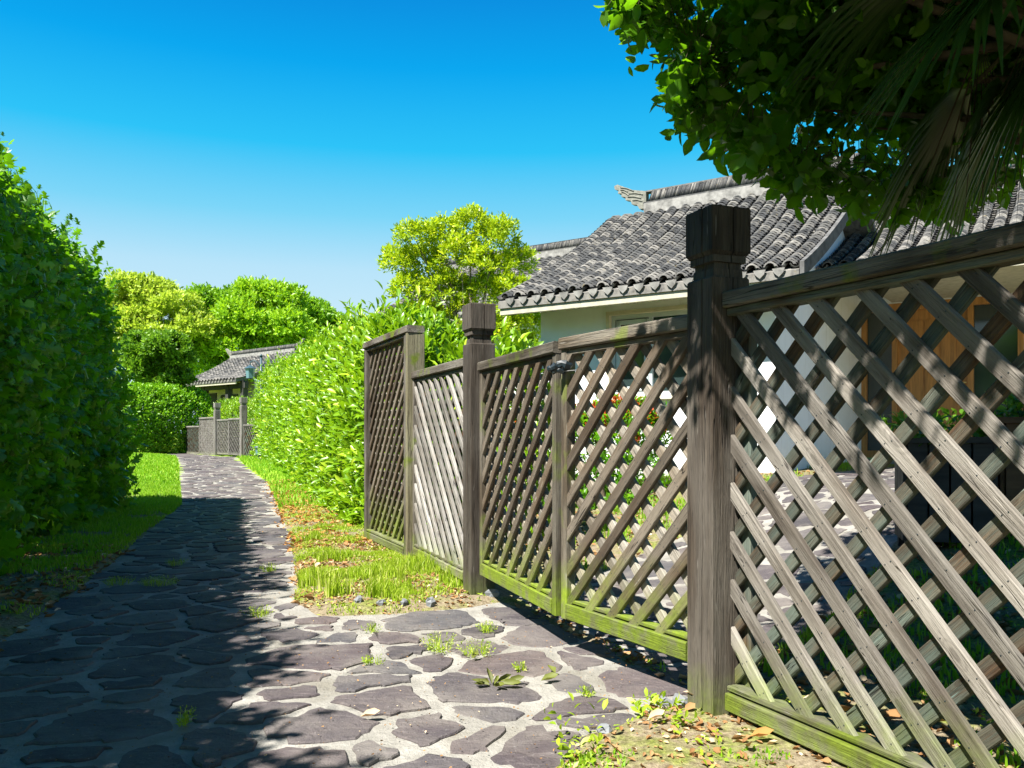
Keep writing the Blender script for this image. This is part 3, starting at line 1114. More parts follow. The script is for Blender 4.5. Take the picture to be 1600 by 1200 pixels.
def window(h, x0, x1, z0, z1, y, mull=(), frame_m='frame_grey', depth=.16, glass='glass', fw=.05, sur=None, rails=()):
    """opening in a wall whose outer face is at y (facing -y)"""
    f = MB()
    f.box(((x0 + x1) / 2, y + .07, z1 - fw / 2), (x1 - x0, .06, fw)).box(((x0 + x1) / 2, y + .07, z0 + fw / 2), (x1 - x0, .06, fw))
    f.box((x0 + fw / 2, y + .07, (z0 + z1) / 2), (fw, .058, z1 - z0 - 2 * fw)).box((x1 - fw / 2, y + .07, (z0 + z1) / 2), (fw, .058, z1 - z0 - 2 * fw))
    for m_ in mull: f.box((m_, y + .071, (z0 + z1) / 2), (fw * .9, .054, z1 - z0 - 2 * fw))
    w = f.obj('window', M[frame_m], h)
    xs = [x0 + fw] + [q for m_ in mull for q in (m_ - fw * .45, m_ + fw * .45)] + [x1 - fw]
    for a, b in zip(xs[::2], xs[1::2]):
        MB().box(((a + b) / 2, y + .085, (z0 + z1) / 2), (b - a, .008, z1 - z0 - 2 * fw)).obj('pane', M[glass], w)
    if sur:
        s = MB(); t = .045
        s.box(((x0 + x1) / 2, y + .03, z1 + t / 2), (x1 - x0 + 2 * t, .10, t)).box((x0 - t / 2, y + .03, (z0 + z1) / 2), (t, .10, z1 - z0)).box((x1 + t / 2, y + .03, (z0 + z1) / 2), (t, .10, z1 - z0))
        s.box(((x0 + x1) / 2, y + .01, z0 - t / 2), (x1 - x0 + 2 * t + .04, .16, t))
        s.obj('window_surround', M[sur], w)
    return w


# block one: front wall with a window, side walls
wx0, wx1, wz0, wz1 = .97, 2.45, 1.44, 2.40
wallbox(house, 'wall', 0, wx0 - .045, 0, .2, .1, 2.62)
wallbox(house, 'wall', wx1 + .045, 2.92, 0, .2, .1, 2.62)
wallbox(house, 'wall', wx0 - .045, wx1 + .045, 0, .2, .1, wz0 - .045)
wallbox(house, 'wall', wx0 - .045, wx1 + .045, 0, .2, wz1 + .045, 2.62)
wallbox(house, 'side_wall', 2.72, 2.92, .2, 3.98, .1, 2.62)
wallbox(house, 'side_wall', 0, .2, .2, 5.0, .1, 2.62)
wallbox(house, 'back_wall', .2, 2.72, 4.8, 5.0, .1, 2.62)
# gable triangles
for gx_ in (0, 2.72):
    mb = MB()
    pr = [(0.02, 2.62), (0.02, 2.72), (1.24, 3.30), (1.93, 3.70), (2.5, 4.08), (3.07, 3.70), (3.76, 3.30), (4.98, 2.72), (4.98, 2.62)]
    V = [(gx_, a, b) for a, b in pr] + [(gx_ + .2, a, b) for a, b in pr]
    n = len(pr)
    mb.add(V, [tuple(range(n))[::-1], tuple(range(n, 2 * n))] + [(i, (i + 1) % n, n + (i + 1) % n, n + i) for i in range(n)])
    mb.obj('gable', M['plaster'], house)
wallbox(house, 'soffit', -.28, 3.26, -.47, 0.0, 2.545, 2.555, 'cream')
w = window(house, wx0, wx1, wz0, wz1, 0, mull=(wx0 + .50, wx0 + .99), sur='beige')
for i in range(17):
    x = wx0 + .56 + i * .052
    link('blind_slat', MB().box((0, 0, 0), (.047, .006, wz1 - wz0 - .14)).mesh('blind_slat'), w, WM[house.name] @ Matrix.Translation((x, .13, (wz0 + wz1) / 2)) @ Matrix.Rotation(.25, 4, 'Z'), M['blind'])
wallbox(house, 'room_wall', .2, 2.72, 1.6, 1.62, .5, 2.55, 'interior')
# opening window casement on the left light
MB().box((wx0 + .27, .045, wz1 - .09), (.40, .03, .05)).box((wx0 + .27, .045, wz0 + .09), (.40, .03, .05)).box((wx0 + .09, .045, (wz0 + wz1) / 2), (.045, .03, wz1 - wz0 - .13)).box((wx0 + .45, .045, (wz0 + wz1) / 2), (.045, .03, wz1 - wz0 - .13)).obj('casement', M['frame_grey'], w)

# block two: set back, with wooden door and sidelights under a lower roof
PROF2 = [(0, 2.98), (.96, 3.36), (1.74, 3.74), (2.43, 4.12), (2.96, 4.46)]
yf = 3.98


def fx(px):
    """house x on the second front for a viewing angle"""
    k = (px - 800) / 1300.0
    bx, by = .36 + .565 * yf, 10.4 + .825 * yf
    return (k * by - bx) / (.825 + .565 * k)


wing = hroot('house_wing', .36, 10.4, 0, 'set back wing of the tiled house with varnished wooden door')
roof(wing, 2.98, 5.78, 1.55, [(w_, z_ + .02) for w_, z_ in PROF2], nparts=0, verge=('r',))
ridge(wing, 3.3, 8.7, 4.51, 4.50, orn=('r',))
dx0, dx1 = fx(1402), fx(1512)
sx0 = fx(1346); sx1 = fx(1600)
zt = 2.74; zb = .66
wallbox(wing, 'wall', 2.92, sx0, yf, yf + .2, .1, 2.95)
wallbox(wing, 'wall', sx0, 8.6, yf, yf + .2, zt + .1, 2.95)
wallbox(wing, 'wall', sx1, 8.6, yf, yf + .2, .1, zt + .1)
wallbox(wing, 'soffit', 3.36, 8.7, 1.60, yf, 2.86, 2.88, 'cream')
wallbox(wing, 'step', sx0 - .3, sx1 + .3, yf - .55, yf, .3, .64, 'cement')
fr = MB()
fr.box(((sx0 + sx1) / 2, yf + .06, zt + .05), (sx1 - sx0, .14, .10))
for x in (sx0 + .035, dx0 - .035, dx1 + .035, sx1 - .035): fr.box((x, yf + .06, (zt + zb) / 2), (.07, .139, zt - zb))
fr.box(((sx0 + dx0) / 2, yf + .06, zb + .05), (dx0 - sx0 - .14, .12, .10)).box(((sx1 + dx1) / 2, yf + .06, zb + .05), (sx1 - dx1 - .14, .12, .10))
fo = fr.obj('door_frame', M['doorwood'], wing)
for a, b in ((sx0 + .07, dx0 - .07), (dx1 + .07, sx1 - .07)):
    MB().box(((a + b) / 2, yf + .07, (zt + zb + .1) / 2), (b - a, .01, zt - zb - .10)).obj('pane', M['glass'], fo)
dr = MB().box(((dx0 + dx1) / 2, yf + .075, (zt + zb) / 2), (dx1 - dx0, .04, zt - zb)).obj('door', M['doorwood'], wing)
dw = dx1 - dx0
for i in range(3):
    MB().box((dx0 + dw * (.27 + .23 * i), yf + .047, zb + 1.25), (dw * .20, .016, 1.35)).obj('door_panel', M['doorwood'], dr)
MB().box(((dx0 + dx1) / 2, yf + .047, zb + .30), (dw * .72, .016, .36)).obj('door_panel', M['doorwood'], dr)
hx = dx0 + dw * .84
MB().box((hx, yf + .035, zb + 1.02), (.055, .02, .26)).obj('handle_plate', M['brass'], dr)
MB().tube([(hx, yf + .03, zb + 1.04), (hx, yf - .02, zb + 1.04), (hx + .015, yf - .03, zb + 1.04), (hx + .13, yf - .03, zb + 1.035)], [.011, .011, .011, .008], 8).obj('door_handle', M['brass'], dr, smooth=True)

# building behind the tree
hb = hroot('back_house', -3.05, 20.5, 0, 'white walled tiled house half hidden behind the round yellow-green tree')
PROF3 = [(0, 3.75), (1.0, 4.20), (2.0, 4.80), (2.96, 5.42)]
roof(hb, -.4, 6.6, -.5, PROF3, row=.24, step=.11, nparts=0, seg=4, scale=1.5, dripparts=False)
ridge(hb, -.1, 5.9, 2.46, 5.42, orn=('l', 'r'), k=1.1)
for nm, a in (('wall', (0, 5.8, 0, .2)), ('back_wall', (0, 5.8, 4.7, 4.9)), ('side_wall', (0, .2, .2, 4.7)), ('side_wall', (5.6, 5.8, .2, 4.7))):
    wallbox(hb, nm, *a, .1, 3.72)
MB().box((1.6, -.02, 2.2), (1.1, .06, 1.2)).obj('window', M['glass'], hb)

# far house beyond the far gate
FANG = math.atan2(-1300, 1455)
fu = np.array([math.cos(FANG), math.sin(FANG)])
fh = thing('far_house', (-13.9, 37.6, 0), 'low grey tiled house at the end of the stone path', 'house', None, FANG)
roof(fh, -1.2, 5.6, -1.0, [(0, 3.25), (1, 3.55), (2, 4.0), (3, 4.62)], row=.26, step=.14, nparts=0, seg=3, scale=1.7, dripparts=False)
ridge(fh, -1.1, 4.3, 2.0, 4.62, orn=('l', 'r'), k=1.05)
wallbox(fh, 'wall', 0, 4.2, 0, .2, .1, 3.2, 'beige')
wallbox(fh, 'side_wall', 4.0, 4.2, .2, 4.0, .1, 3.2)
wallbox(fh, 'side_wall', 0, .2, .2, 4.0, .1, 3.2)
for x in (-.3, 1.2, 3.2, 4.4):
    MB().box((x, -.6, 1.7), (.22, .22, 3.0)).obj('column', M['interior'], fh)
MB().box((2.0, -.6, 3.0), (5.2, .18, .22)).obj('beam', M['interior'], fh)
window(fh, 1.5, 2.9, 1.5, 2.7, -.08, mull=(2.2,), frame_m='interior', fw=.09)
MB().box((.7, -.02, 1.6), (.8, .05, 2.4)).obj('door', M['interior'], fh)

# ------------------------------------------------------------------ fence
FD = np.array([-.37, .93])      # along the fence, away from camera
FN = np.array([-.93, -.37])     # towards the path
UP = Vector((0, 0, 1))


def square_post(name, x, y, z, s, H, label, cat='post', ang=0.0, mat='post', group=None):
    t = thing(name, (x, y, z), label, cat, group)
    rot = Matrix.Translation((x, y, z)) @ Matrix.Rotation(math.atan2(FD[1], FD[0]) + ang, 4, 'Z')
    up = rot @ Matrix.Rotation(-math.pi / 2, 4, 'Y')   # local x -> up
    k = H / 1.79
    def sq(prof, nm):
        V = []; F = []
        # densify so that the drying cracks can wander along the grain
        pr = []
        for (h0, w0), (h1, w1) in zip(prof[:-1], prof[1:]):
            k = max(1, int((h1 - h0) / .07))
            pr += [(h0 + (h1 - h0) * i / k, w0 + (w1 - w0) * i / k) for i in range(k)]
        pr.append(prof[-1])
        for i, (h, w) in enumerate(pr):
            c = .03 * w
            g1 = .0032 + .0016 * math.sin(h * 5 + x * 9); g2 = .0022 + .0014 * math.sin(h * 7 + 2)
            o1 = .22 * w + .004 * math.sin(h * 6.1 + y) + .002 * math.sin(h * 23); o2 = -.15 * w + .005 * math.sin(h * 4.3 + 1) + .002 * math.sin(h * 19)
            dp1 = .030; dp2 = .018
            P8 = [(-w + c, -w), (w - c, -w), (w, -w + c), (w, o1 - g1), (w - dp1, o1), (w, o1 + g1), (w, w - c), (w - c, w), (o2 + g2, w), (o2, w - dp2), (o2 - g2, w), (-w + c, w), (-w, w - c), (-w, -w + c)]
            for a, b in P8: V.append((h, a, b))
        n_ = 14
        for i in range(len(pr) - 1):
            for q in range(n_): F.append((i * n_ + q, i * n_ + (q + 1) % n_, (i + 1) * n_ + (q + 1) % n_, (i + 1) * n_ + q))
        F.append(tuple(range(n_))[::-1]); F.append(tuple(n_ * (len(pr) - 1) + q for q in range(n_)))
        me = bpy.data.meshes.new(nm); me.from_pydata(V, [], F); me.update()
        return link(nm, me, t, up, M[mat])
    w = s / 2
    sq([(-.15, w * .99), (.02, w * .99), (1.54 * k, w), (1.546 * k, w * .95), (1.548 * k, w * .80), (1.575 * k, w * .78)], 'shaft')
    sq([(1.575 * k, w * .74), (1.597 * k, w * .74), (1.598 * k, w * .90), (1.622 * k, w * .90)], 'neck')
    sq([(1.623 * k, w * .93), (1.636 * k, w * 1.05), (1.785 * k, w * 1.05), (1.79 * k, w * 1.02)], 'cap')
    # drying cracks: narrow dark slits set into the faces
    return t


near_post = square_post('fence_post', .732, 2.96, 0, .155, 1.79, 'tall dark square post with block cap, nearest the camera right of the gate')
far_post = square_post('fence_post', -.203, 5.10, .02, .155, 1.77, 'brown square post with block cap left of the gate leaves')


def slat_lines(L, H, sp, off=0.0):
    """45 degree segments inside L x H rectangle, rising with +a"""
    out = []
    b = -L + off % sp
    while b < H:
        # z = a + b
        a0 = max(0, -b); a1 = min(L, H - b)
        if a1 - a0 > .05: out.append(((a0, a0 + b), (a1, a1 + b)))
        b += sp
    return out


def lattice(name, p0, p1, z0, z1, label, cat, front, mats, sp=.166, slat_w=.045, th=.02, rail_h=.055, cap=True, group=None,
            bot_h=.07, stile=.05, gap=.0, end_depth=.06, joined=False, stiles=(True, True), off=(0, .05), z0b=None, z1b=None, rt=.05, back_stile=False, nails=False, rail_ext=.002):
    """panel from p0 (near) to p1 (far), in the vertical plane; front: 'down' = slats falling towards the camera are in front"""
    p0 = np.array(p0); p1 = np.array(p1)
    d = (p1 - p0); L = np.linalg.norm(d); d = d / L
    nrm = np.array([-d[1], d[0]])
    if nrm @ FN < 0: nrm = -nrm
    dz1 = 0 if z1b is None else (z1b - z1) / L
    dz0 = 0 if z0b is None else (z0b - z0) / L
    t = thing(name, (p0[0], p0[1], z0), label, cat, group)
    N3 = Vector((nrm[0], nrm[1], 0))
    def PT(a, z, n=0.0):
        q = p0 + d * a + nrm * n
        return Vector((q[0], q[1], z))
    mf, mr, ml = M[mats[0]], M[mats[1]], M[mats[2]]
    fz0 = z0 + bot_h; fz1 = z1 - rail_h
    # slats
    sA = .004 if back_stile else stile * .8
    Ls = L - 2 * sA
    Hs = fz1 - fz0 + .03
    for layer, sgn, mat, of in ((1, (1 if front == 'up_far' else -1), mf, off[0]), (-1, (-1 if front == 'up_far' else 1), mr, off[1])):
        segs = slat_lines(Ls, Hs, sp, of)
        mb = MB() if joined else None
        for (a0, b0), (a1, b1) in segs:
            if sgn < 0: a0, a1 = Ls - a0, Ls - a1
            j1 = RND.uniform(-.004, .004); j2 = RND.uniform(-.004, .004)
            q0 = PT(sA + a0 + j1, fz0 - .015 + b0 + dz0 * a0, layer * (th / 2 + .0012)); q1 = PT(sA + a1 + j2, fz0 - .015 + b1 + dz0 * a1, layer * (th / 2 + .0012))
            if joined:
                m = frame((q0 + q1) / 2, q1 - q0, N3)
                me_v = [m @ Vector((x * (q1 - q0).length / 2, y * slat_w / 2, z * th / 2)) for x in (-1, 1) for y in (-1, 1) for z in (-1, 1)]
                mb.add([tuple(v) for v in me_v], [(0, 1, 3, 2), (4, 6, 7, 5), (0, 4, 5, 1), (2, 3, 7, 6), (0, 2, 6, 4), (1, 5, 7, 3)])
            else:
                fm = frame((q0 + q1) / 2, q1 - q0, N3)
                ddx = fm.to_3x3() @ Vector((1, 0, 0)); ddy = fm.to_3x3() @ Vector((0, 1, 0))
                def cutk(aa):
                    if aa < .02 or aa > Ls - .02:
                        return -(ddy.x * d[0] + ddy.y * d[1]) / (ddx.x * d[0] + ddx.y * d[1])
                    return -ddy.z / ddx.z
                tilt = Matrix.Rotation(RND.uniform(-.006, .006), 4, 'Z')
                link('slat', cut_box((q1 - q0).length, slat_w * RND.uniform(.92, 1.06), th, cutk(a0), cutk(a1)), t, fm @ tilt, mat)
        if joined:
            o = mb.obj('slats', mat, t, Matrix.Identity(4)); o['kind'] = 'stuff'
    if nails:
        nb = MB()
        S1 = slat_lines(Ls, Hs, sp, off[0]); S2 = slat_lines(Ls, Hs, sp, off[1])
        sg1 = 1 if front == 'up_far' else -1
        for (a0, b0), _e in S1:
            c1 = b0 - a0
            for (e0, f0), _g in S2:
                c2 = f0 - e0
                # front: z = u + c1 ; rear mirrored: z = (Ls - u) + c2
                u = (Ls + c2 - c1) / 2; z = u + c1
                if not (.02 < u < Ls - .02 and .0 < z < Hs): continue
                aa = u if sg1 > 0 else Ls - u
                for q in (-.009, .009):
                    if RND.random() < .15: continue
                    n0 = PT(sA + aa + q + RND.uniform(-.003, .003), fz0 - .015 + z + q * -.6 * sg1 + RND.uniform(-.003, .003), th + .0005)
                    nb.tube([n0, n0 + N3 * .0022], [.0026, .0016], 5)
        o = nb.obj('nails', M['black'], t, Matrix.Identity(4)); o['kind'] = 'stuff'
    # frame
    e = rt / 2
    for on, a, nm in ((stiles[0], stile / 2, 'stile'), (stiles[1], L - stile / 2, 'stile')):
        if on and back_stile: plank(nm, PT(a, z0 + dz0 * a + .001, -.042), PT(a, z1 + dz1 * a - rail_h - .001, -.042), N3, stile, .036, mr, t)
        elif on: plank(nm, PT(a, z0 + dz0 * a + .001), PT(a, z1 + dz1 * a - rail_h - .001), N3, stile, end_depth + .004, ml, t)
    plank('bottom_rail', PT((0 if back_stile else stile) + .001, z0 + bot_h / 2 - .005), PT(L - (0 if back_stile else stile) - .001, z0 + dz0 * L + bot_h / 2 - .005), N3, bot_h - .014, end_depth + .012, ml, t)
    plank('bottom_bead', PT((0 if back_stile else stile) + .001, z0 + bot_h + .003), PT(L - (0 if back_stile else stile) - .001, z0 + dz0 * L + bot_h + .003), N3, .018, end_depth - .008, ml, t)
    plank('top_rail', PT(-rail_ext, z1 - rail_h / 2), PT(L + .002, z1 + dz1 * L - rail_h / 2), N3, rail_h, end_depth + .03, ml, t, .006)
    plank('top_bead', PT((0 if back_stile else stile) + .001, z1 - rail_h - .014), PT(L - (0 if back_stile else stile) - .001, z1 + dz1 * L - rail_h - .014), N3, .026, end_depth - .006, M[mats[1]] if mats[1] != 'gate_rear' else ml, t)
    return t


# the near panel, from the near post towards the camera, out of the frame on the right
dA = np.array([.425, -.905])
pA1 = np.array([.772, 2.885]); pA0 = pA1 + dA * 2.35
lattice('lattice_panel', pA0, pA1, .045, 1.49, 'large lattice fence panel right of the nearest post with bleached, sunlit-toned front slats', 'fence panel', 'up_far',
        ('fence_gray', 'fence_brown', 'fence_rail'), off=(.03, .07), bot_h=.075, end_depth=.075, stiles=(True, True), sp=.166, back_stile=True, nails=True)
square_post('fence_post', *(pA0 - np.array([-.425, .905]) * .085), 0, .155, 1.79, 'dark square post at the near end of the large lattice panel')

MID = np.array([.236, 3.84])
h2 = np.array([.690, 3.055]); h1 = np.array([-.170, 5.005])
lattice('gate_leaf', h2, MID + np.array([.012, -.004]), 0.155, 1.44, 'right leaf of the lattice gate, mossy green along its bottom rail', 'gate', 'up_near',
        ('gate_front', 'gate_rear', 'gate_rail'), sp=.160, off=(.02, .06), bot_h=.085, stile=.042, group='leaves of the near garden gate', end_depth=.05, nails=True)
lattice('gate_leaf', MID + np.array([-.010, .024]), h1, .155, 1.43, 'left leaf of the lattice gate, hinged to the brown capped post', 'gate', 'up_near',
        ('gate_front', 'gate_rear', 'gate_rail'), sp=.160, off=(.05, .0), bot_h=.085, stile=.042, group='leaves of the near garden gate', end_depth=.05, nails=True)
cp = np.array([-.262, 5.19]); cq = np.array([-.747, 6.43])
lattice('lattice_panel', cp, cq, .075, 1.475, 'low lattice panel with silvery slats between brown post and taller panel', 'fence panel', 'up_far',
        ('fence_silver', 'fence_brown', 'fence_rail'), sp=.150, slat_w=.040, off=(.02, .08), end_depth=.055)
dp = np.array([-.765, 6.45]); dq = np.array([-1.31, 7.68])
D = lattice('lattice_panel', dp, dq, .05, 1.835, 'tall dark lattice panel beside the bright laurel hedge', 'fence panel', 'up_near',
            ('gate_front', 'gate_rear', 'fence_rail'), sp=.150, off=(.05, .02), stile=.07, end_depth=.11, rail_ext=.064)
dd = (dq - dp) / np.linalg.norm(dq - dp)
plank('end_post', (dp[0] - dd[0] * .033 + .004, dp[1] - dd[1] * .033, .03), (dp[0] - dd[0] * .033 + .004, dp[1] - dd[1] * .033, 1.775), (FN[0], FN[1], 0), .05, .14, M['green_end'], D)

# wire and black plastic tie holding the gate leaves together
tie = thing('gate_tie', (MID[0], MID[1], 1.30), 'black plastic and thin wire tied round the meeting stiles of the gate', 'tie')
tb = MB()
for (x0_, x1_, zz_, rr_) in ((-.075, -.02, 1.300, .020), (-.035, .035, 1.312, .026), (-.060, .010, 1.286, .015)):
    tb.tube([(MID[0] + x0_ + (x1_ - x0_) * q, MID[1] - .062 - .008 * math.sin(q * 3.14), zz_ + .006 * math.sin(q * 9 + x0_ * 50)) for q in (0, .15, .35, .55, .8, 1)], [rr_ * .3, rr_ * .85, rr_ * .7, rr_, rr_ * .8, rr_ * .3], 8)
tb.obj('plastic_wrap', M['black'], tie, Matrix.Identity(4))
MB().tube([(MID[0] - .07, MID[1] - .06, 1.283), (MID[0] + .0, MID[1] - .075, 1.284), (MID[0] + .085, MID[1] - .12, 1.288), (MID[0] + .10, MID[1] - .10, 1.287)], .0018, 5).obj('wire', M['wire'], tie, Matrix.Identity(4))

# far fence and gate at the end of the path
fd = np.array([-1.7, 2.3]); fd = fd / np.linalg.norm(fd)
q1 = np.array([-8.62, 26.7]); q2 = np.array([-10.28, 29.0])
FDs = FD.copy()
a_far = math.atan2(fd[1], fd[0]) - math.atan2(FD[1], FD[0])
square_post('fence_post', q2[0], q2[1], .22, .19, 1.86, 'small grey capped post between the far tall panel and far gate', 'post', a_far, 'far_wood')
square_post('fence_post', q1[0], q1[1], .22, .19, 1.95, 'far capped post partly covered by the end of the laurel hedge', 'post', a_far, 'far_wood')
mid = (q1 + q2) / 2
kw = dict(joined=True, sp=.17, slat_w=.055, end_depth=.07)
lattice('gate_leaf', q1 + fd * .12, mid - fd * .01, .30, 1.52, 'right leaf of the small far gate beside the laurel hedge', 'gate', 'up_near', ('far_wood', 'far_wood', 'far_wood'), group='leaves of the far gate', **kw)
lattice('gate_leaf', mid + fd * .01, q2 - fd * .12, .30, 1.50, 'left leaf of the small far gate at the path end', 'gate', 'up_near', ('far_wood', 'far_wood', 'far_wood'), group='leaves of the far gate', **kw)
lattice('lattice_panel', q2 + fd * .12, q2 + fd * 2.0, .24, 1.60, 'far pale lattice panel left of the small capped post', 'fence panel', 'up_far', ('far_wood', 'far_wood', 'far_wood'), **kw)
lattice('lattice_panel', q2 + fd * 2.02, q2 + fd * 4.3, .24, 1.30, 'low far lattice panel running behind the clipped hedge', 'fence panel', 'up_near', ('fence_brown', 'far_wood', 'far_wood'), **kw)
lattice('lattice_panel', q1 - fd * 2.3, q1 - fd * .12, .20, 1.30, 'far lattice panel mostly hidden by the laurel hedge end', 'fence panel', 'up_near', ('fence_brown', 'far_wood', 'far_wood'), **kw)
# ------------------------------------------------------------------ hedges
SPOW = [1.0]


def hedge_samples(spine, hw, hfun, n, rnd=.22, lump=.18, seed=0, expo=3.0, phi=(0, math.pi), depth=.35, endcap=True, ls=1.3):
    """points on a lumpy rounded-box shell round a spine. returns pos, outward normal"""
    sp = np.array(spine, float)
    seg = np.linalg.norm(np.diff(sp, axis=0), axis=1); cs = np.r_[0, np.cumsum(seg)]
    s = rng.random(n) ** SPOW[0] * cs[-1]
    cx = np.interp(s, cs, sp[:, 0]); cy = np.interp(s, cs, sp[:, 1])
    k = np.clip(np.searchsorted(cs, s) - 1, 0, len(seg) - 1)
    tg = (sp[k + 1] - sp[k]) / seg[k][:, None]
    sd = np.c_[tg[:, 1], -tg[:, 0]]           # right hand side
    ph = phi[0] + rng.random(n) * (phi[1] - phi[0])
    c, q = np.cos(ph), np.sin(ph)
    m = (np.abs(c) ** expo + np.abs(q) ** expo) ** (-1 / expo)
    lx, lz = c * m, q * m
    h = hfun(s / cs[-1]) if callable(hfun) else np.full(n, hfun)
    hwv = hw(s / cs[-1]) if callable(hw) else np.full(n, hw)
    # end rounding
    e = np.minimum(s, cs[-1] - s) / .7
    er = np.sqrt(np.clip(1 - (1 - np.clip(e, 0, 1)) ** 2, .02, 1))
    nz = unit(np.c_[np.sign(lx) * np.abs(lx) ** (expo - 1), np.abs(lz) ** (expo - 1) * .9])
    P = np.c_[cx, cy, np.zeros(n)]
    Nn = np.c_[sd * nz[:, :1], nz[:, 1]]
    endn = np.where(s < cs[-1] / 2, -1.0, 1.0) * np.clip(1 - e, 0, 1)
    Nn[:, :2] += tg * endn[:, None]
    Nn = unit(Nn)
    dep = 1 - depth * rng.random(n) ** 2.2
    off = lump * (fbm(np.c_[cx + sd[:, 0] * lx, cy + sd[:, 1] * lx, lz * h], ls, seed) - .5) * 2
    P[:, :2] += sd * (lx * hwv * er * dep)[:, None]
    zb = h * lz * (.75 + .25 * er) * (1 - (1 - dep) * .5)
    P[:, 2] = zb
    P += Nn * off[:, None]
    P[:, 2] = np.maximum(P[:, 2], .03) + G(P[:, 0], P[:, 1])
    return P, Nn


def hedge(name, spine, hw, h, label, nshoot, mat, ll, lw, nl=7, L=.25, beta=.9, shape='long', lump=.16, depth=.35, seed=0, phi=(0, math.pi), extra=None, expo=3.0, cat='hedge', up=.5, ls=1.3, stems=5):
    sp = np.array(spine)
    c = sp.mean(0)
    t = thing(name, (c[0], c[1], G1(*c)), label, cat)
    P, Nn = hedge_samples(spine, hw, h, nshoot, seed=seed, lump=lump, depth=depth, phi=phi, expo=expo, ls=ls)
    D = unit(Nn + np.array([0, 0, up]) + rng.normal(size=P.shape) * .35)
    Ls = L * (.5 + rng.random(len(P)))
    org = P - D * (Ls * .55)[:, None]
    geos = [shoots(org, D, Ls, nl, ll, lw, beta, shape)]
    if extra: geos += extra(t)
    leaf_obj('foliage', geos, M[mat], t)
    leaf_obj('twigs', [stem_geo(org, D, Ls * .9, .0025)], M['twig'], t)['kind'] = 'stuff'
    # woody stems
    seg = np.linalg.norm(np.diff(sp, axis=0), axis=1); cs = np.r_[0, np.cumsum(seg)]
    for i in range(stems):
        s = (i + .5) / stems * cs[-1]
        x = np.interp(s, cs, sp[:, 0]); y = np.interp(s, cs, sp[:, 1]); z = G1(x, y)
        hh = float(h(np.array([s / cs[-1]]))[0]) if callable(h) else h
        MB().tube([(x, y, z - .05), (x + RND.uniform(-.1, .1), y + RND.uniform(-.1, .1), z + hh * .4), (x + RND.uniform(-.2, .2), y + RND.uniform(-.2, .2), z + hh * .8)], [.035, .025, .01], 6).obj('stem', M['bark'], t, Matrix.Identity(4))
    return t


# left hedge, tall, shades the path
LS = [(-2.3, -2.2), (-2.6, -.8), (-2.75, .3), (-3.05, 1.2), (-3.7, 2.4), (-4.3, 4.4), (-4.9, 6.2), (-5.4, 7.8), (-5.9, 10.0), (-6.2, 11.2)]
def lh(u): return 3.25 + .35 * np.clip(u / .5, 0, 1) - .5 * np.clip((u - .70) / .30, 0, 1)
SPOW[0] = .66
hedge('tall_hedge', LS, lambda u: 1.15 - .2 * u, lh, 'tall dark lobed-leaf hedge filling the left edge and shading the path', 8300, 'hedge_l', .13, .11, nl=8, L=.40, beta=1.05,
      shape='lobed', lump=.30, depth=.45, seed=5, up=.35, stems=8)
def sprigs(t, spine, hw, h, n, mat, ll, lw, nl, L, shape, seed, phi, up=1.2, stem=.003):
    P, Nn = hedge_samples(spine, hw, h, n, seed=seed, lump=.3, depth=.02, phi=phi, ls=1.3)
    D = unit(Nn + np.array([0, 0, up]) + rng.normal(size=P.shape) * .45)
    Ls = L * (.5 + .8 * rng.random(n))
    o = leaf_obj('young_shoots', [shoots(P, D, Ls, nl, ll, lw, 1.0, shape)], M[mat], t)
    leaf_obj('twigs', [stem_geo(P - D * .05, D, Ls, stem)], M['twig'], t)['kind'] = 'stuff'


sprigs(bpy.data.objects['tall_hedge'], LS, lambda u: 1.15 - .2 * u, lh, 560, 'hedge_l', .10, .09, 8, .42, 'lobed', 5, (.2, 2.2))
# right laurel hedge, bright
RS = [(-.80, 8.35), (-1.85, 11.5), (-3.5, 16.1), (-5.0, 20.3), (-6.8, 24.8), (-7.55, 26.4)]
SPOW[0] = 1.45
hedge('laurel_hedge', RS, lambda u: .66, lambda u: 2.10 + .52 * np.clip(u * 3, 0, 1) + .25 * np.clip((u - .8) * 5, 0, 1) + .14 * np.sin(u * 19) * .5, 'long bright laurel hedge along the right side of the path', 9500, 'hedge_r', .140, .045, nl=9, L=.26, beta=.75,
      shape='long', lump=.20, depth=.4, seed=9, up=.75, stems=9)
SPOW[0] = 1.0
sprigs(bpy.data.objects['laurel_hedge'], RS, .66, lambda u: 2.10 + .52 * np.clip(u * 3, 0, 1) + .25 * np.clip((u - .8) * 5, 0, 1), 420, 'hedge_r', .135, .042, 8, .34, 'long', 9, (.6, 2.9))
SPOW[0] = 1.0
hedge('shrub', [(-.5, 7.6), (.15, 6.6)], .5, 1.75, 'upright laurel shrub behind the silvery lattice panel', 420, 'hedge_r', .13, .04, nl=8, L=.3, beta=.7, lump=.15, seed=12, up=1.2, stems=3, cat='shrub')
# clipped hedge left at the path end
hedge('clipped_hedge', [(-18.5, 29.6), (-14.9, 30.6), (-13.6, 32.4), (-12.6, 34.0)], 1.1, 2.55, 'clipped rounded hedge on the lawn left of the far gate', 13000, 'hedge_m', .12, .075, nl=6, L=.22, beta=.9, shape='small', lump=.12, depth=.35, seed=21, up=.5, stems=6)
hedge('low_hedge', [(-11.2, 32.0), (-9.2, 29.6), (-8.0, 28.0)], .7, 1.95, 'yellow-green hedge top showing behind the small far gate', 1800, 'hedge_r', .12, .045, nl=6, L=.25, beta=.8, shape='small', lump=.15, seed=23, up=.9, stems=4)
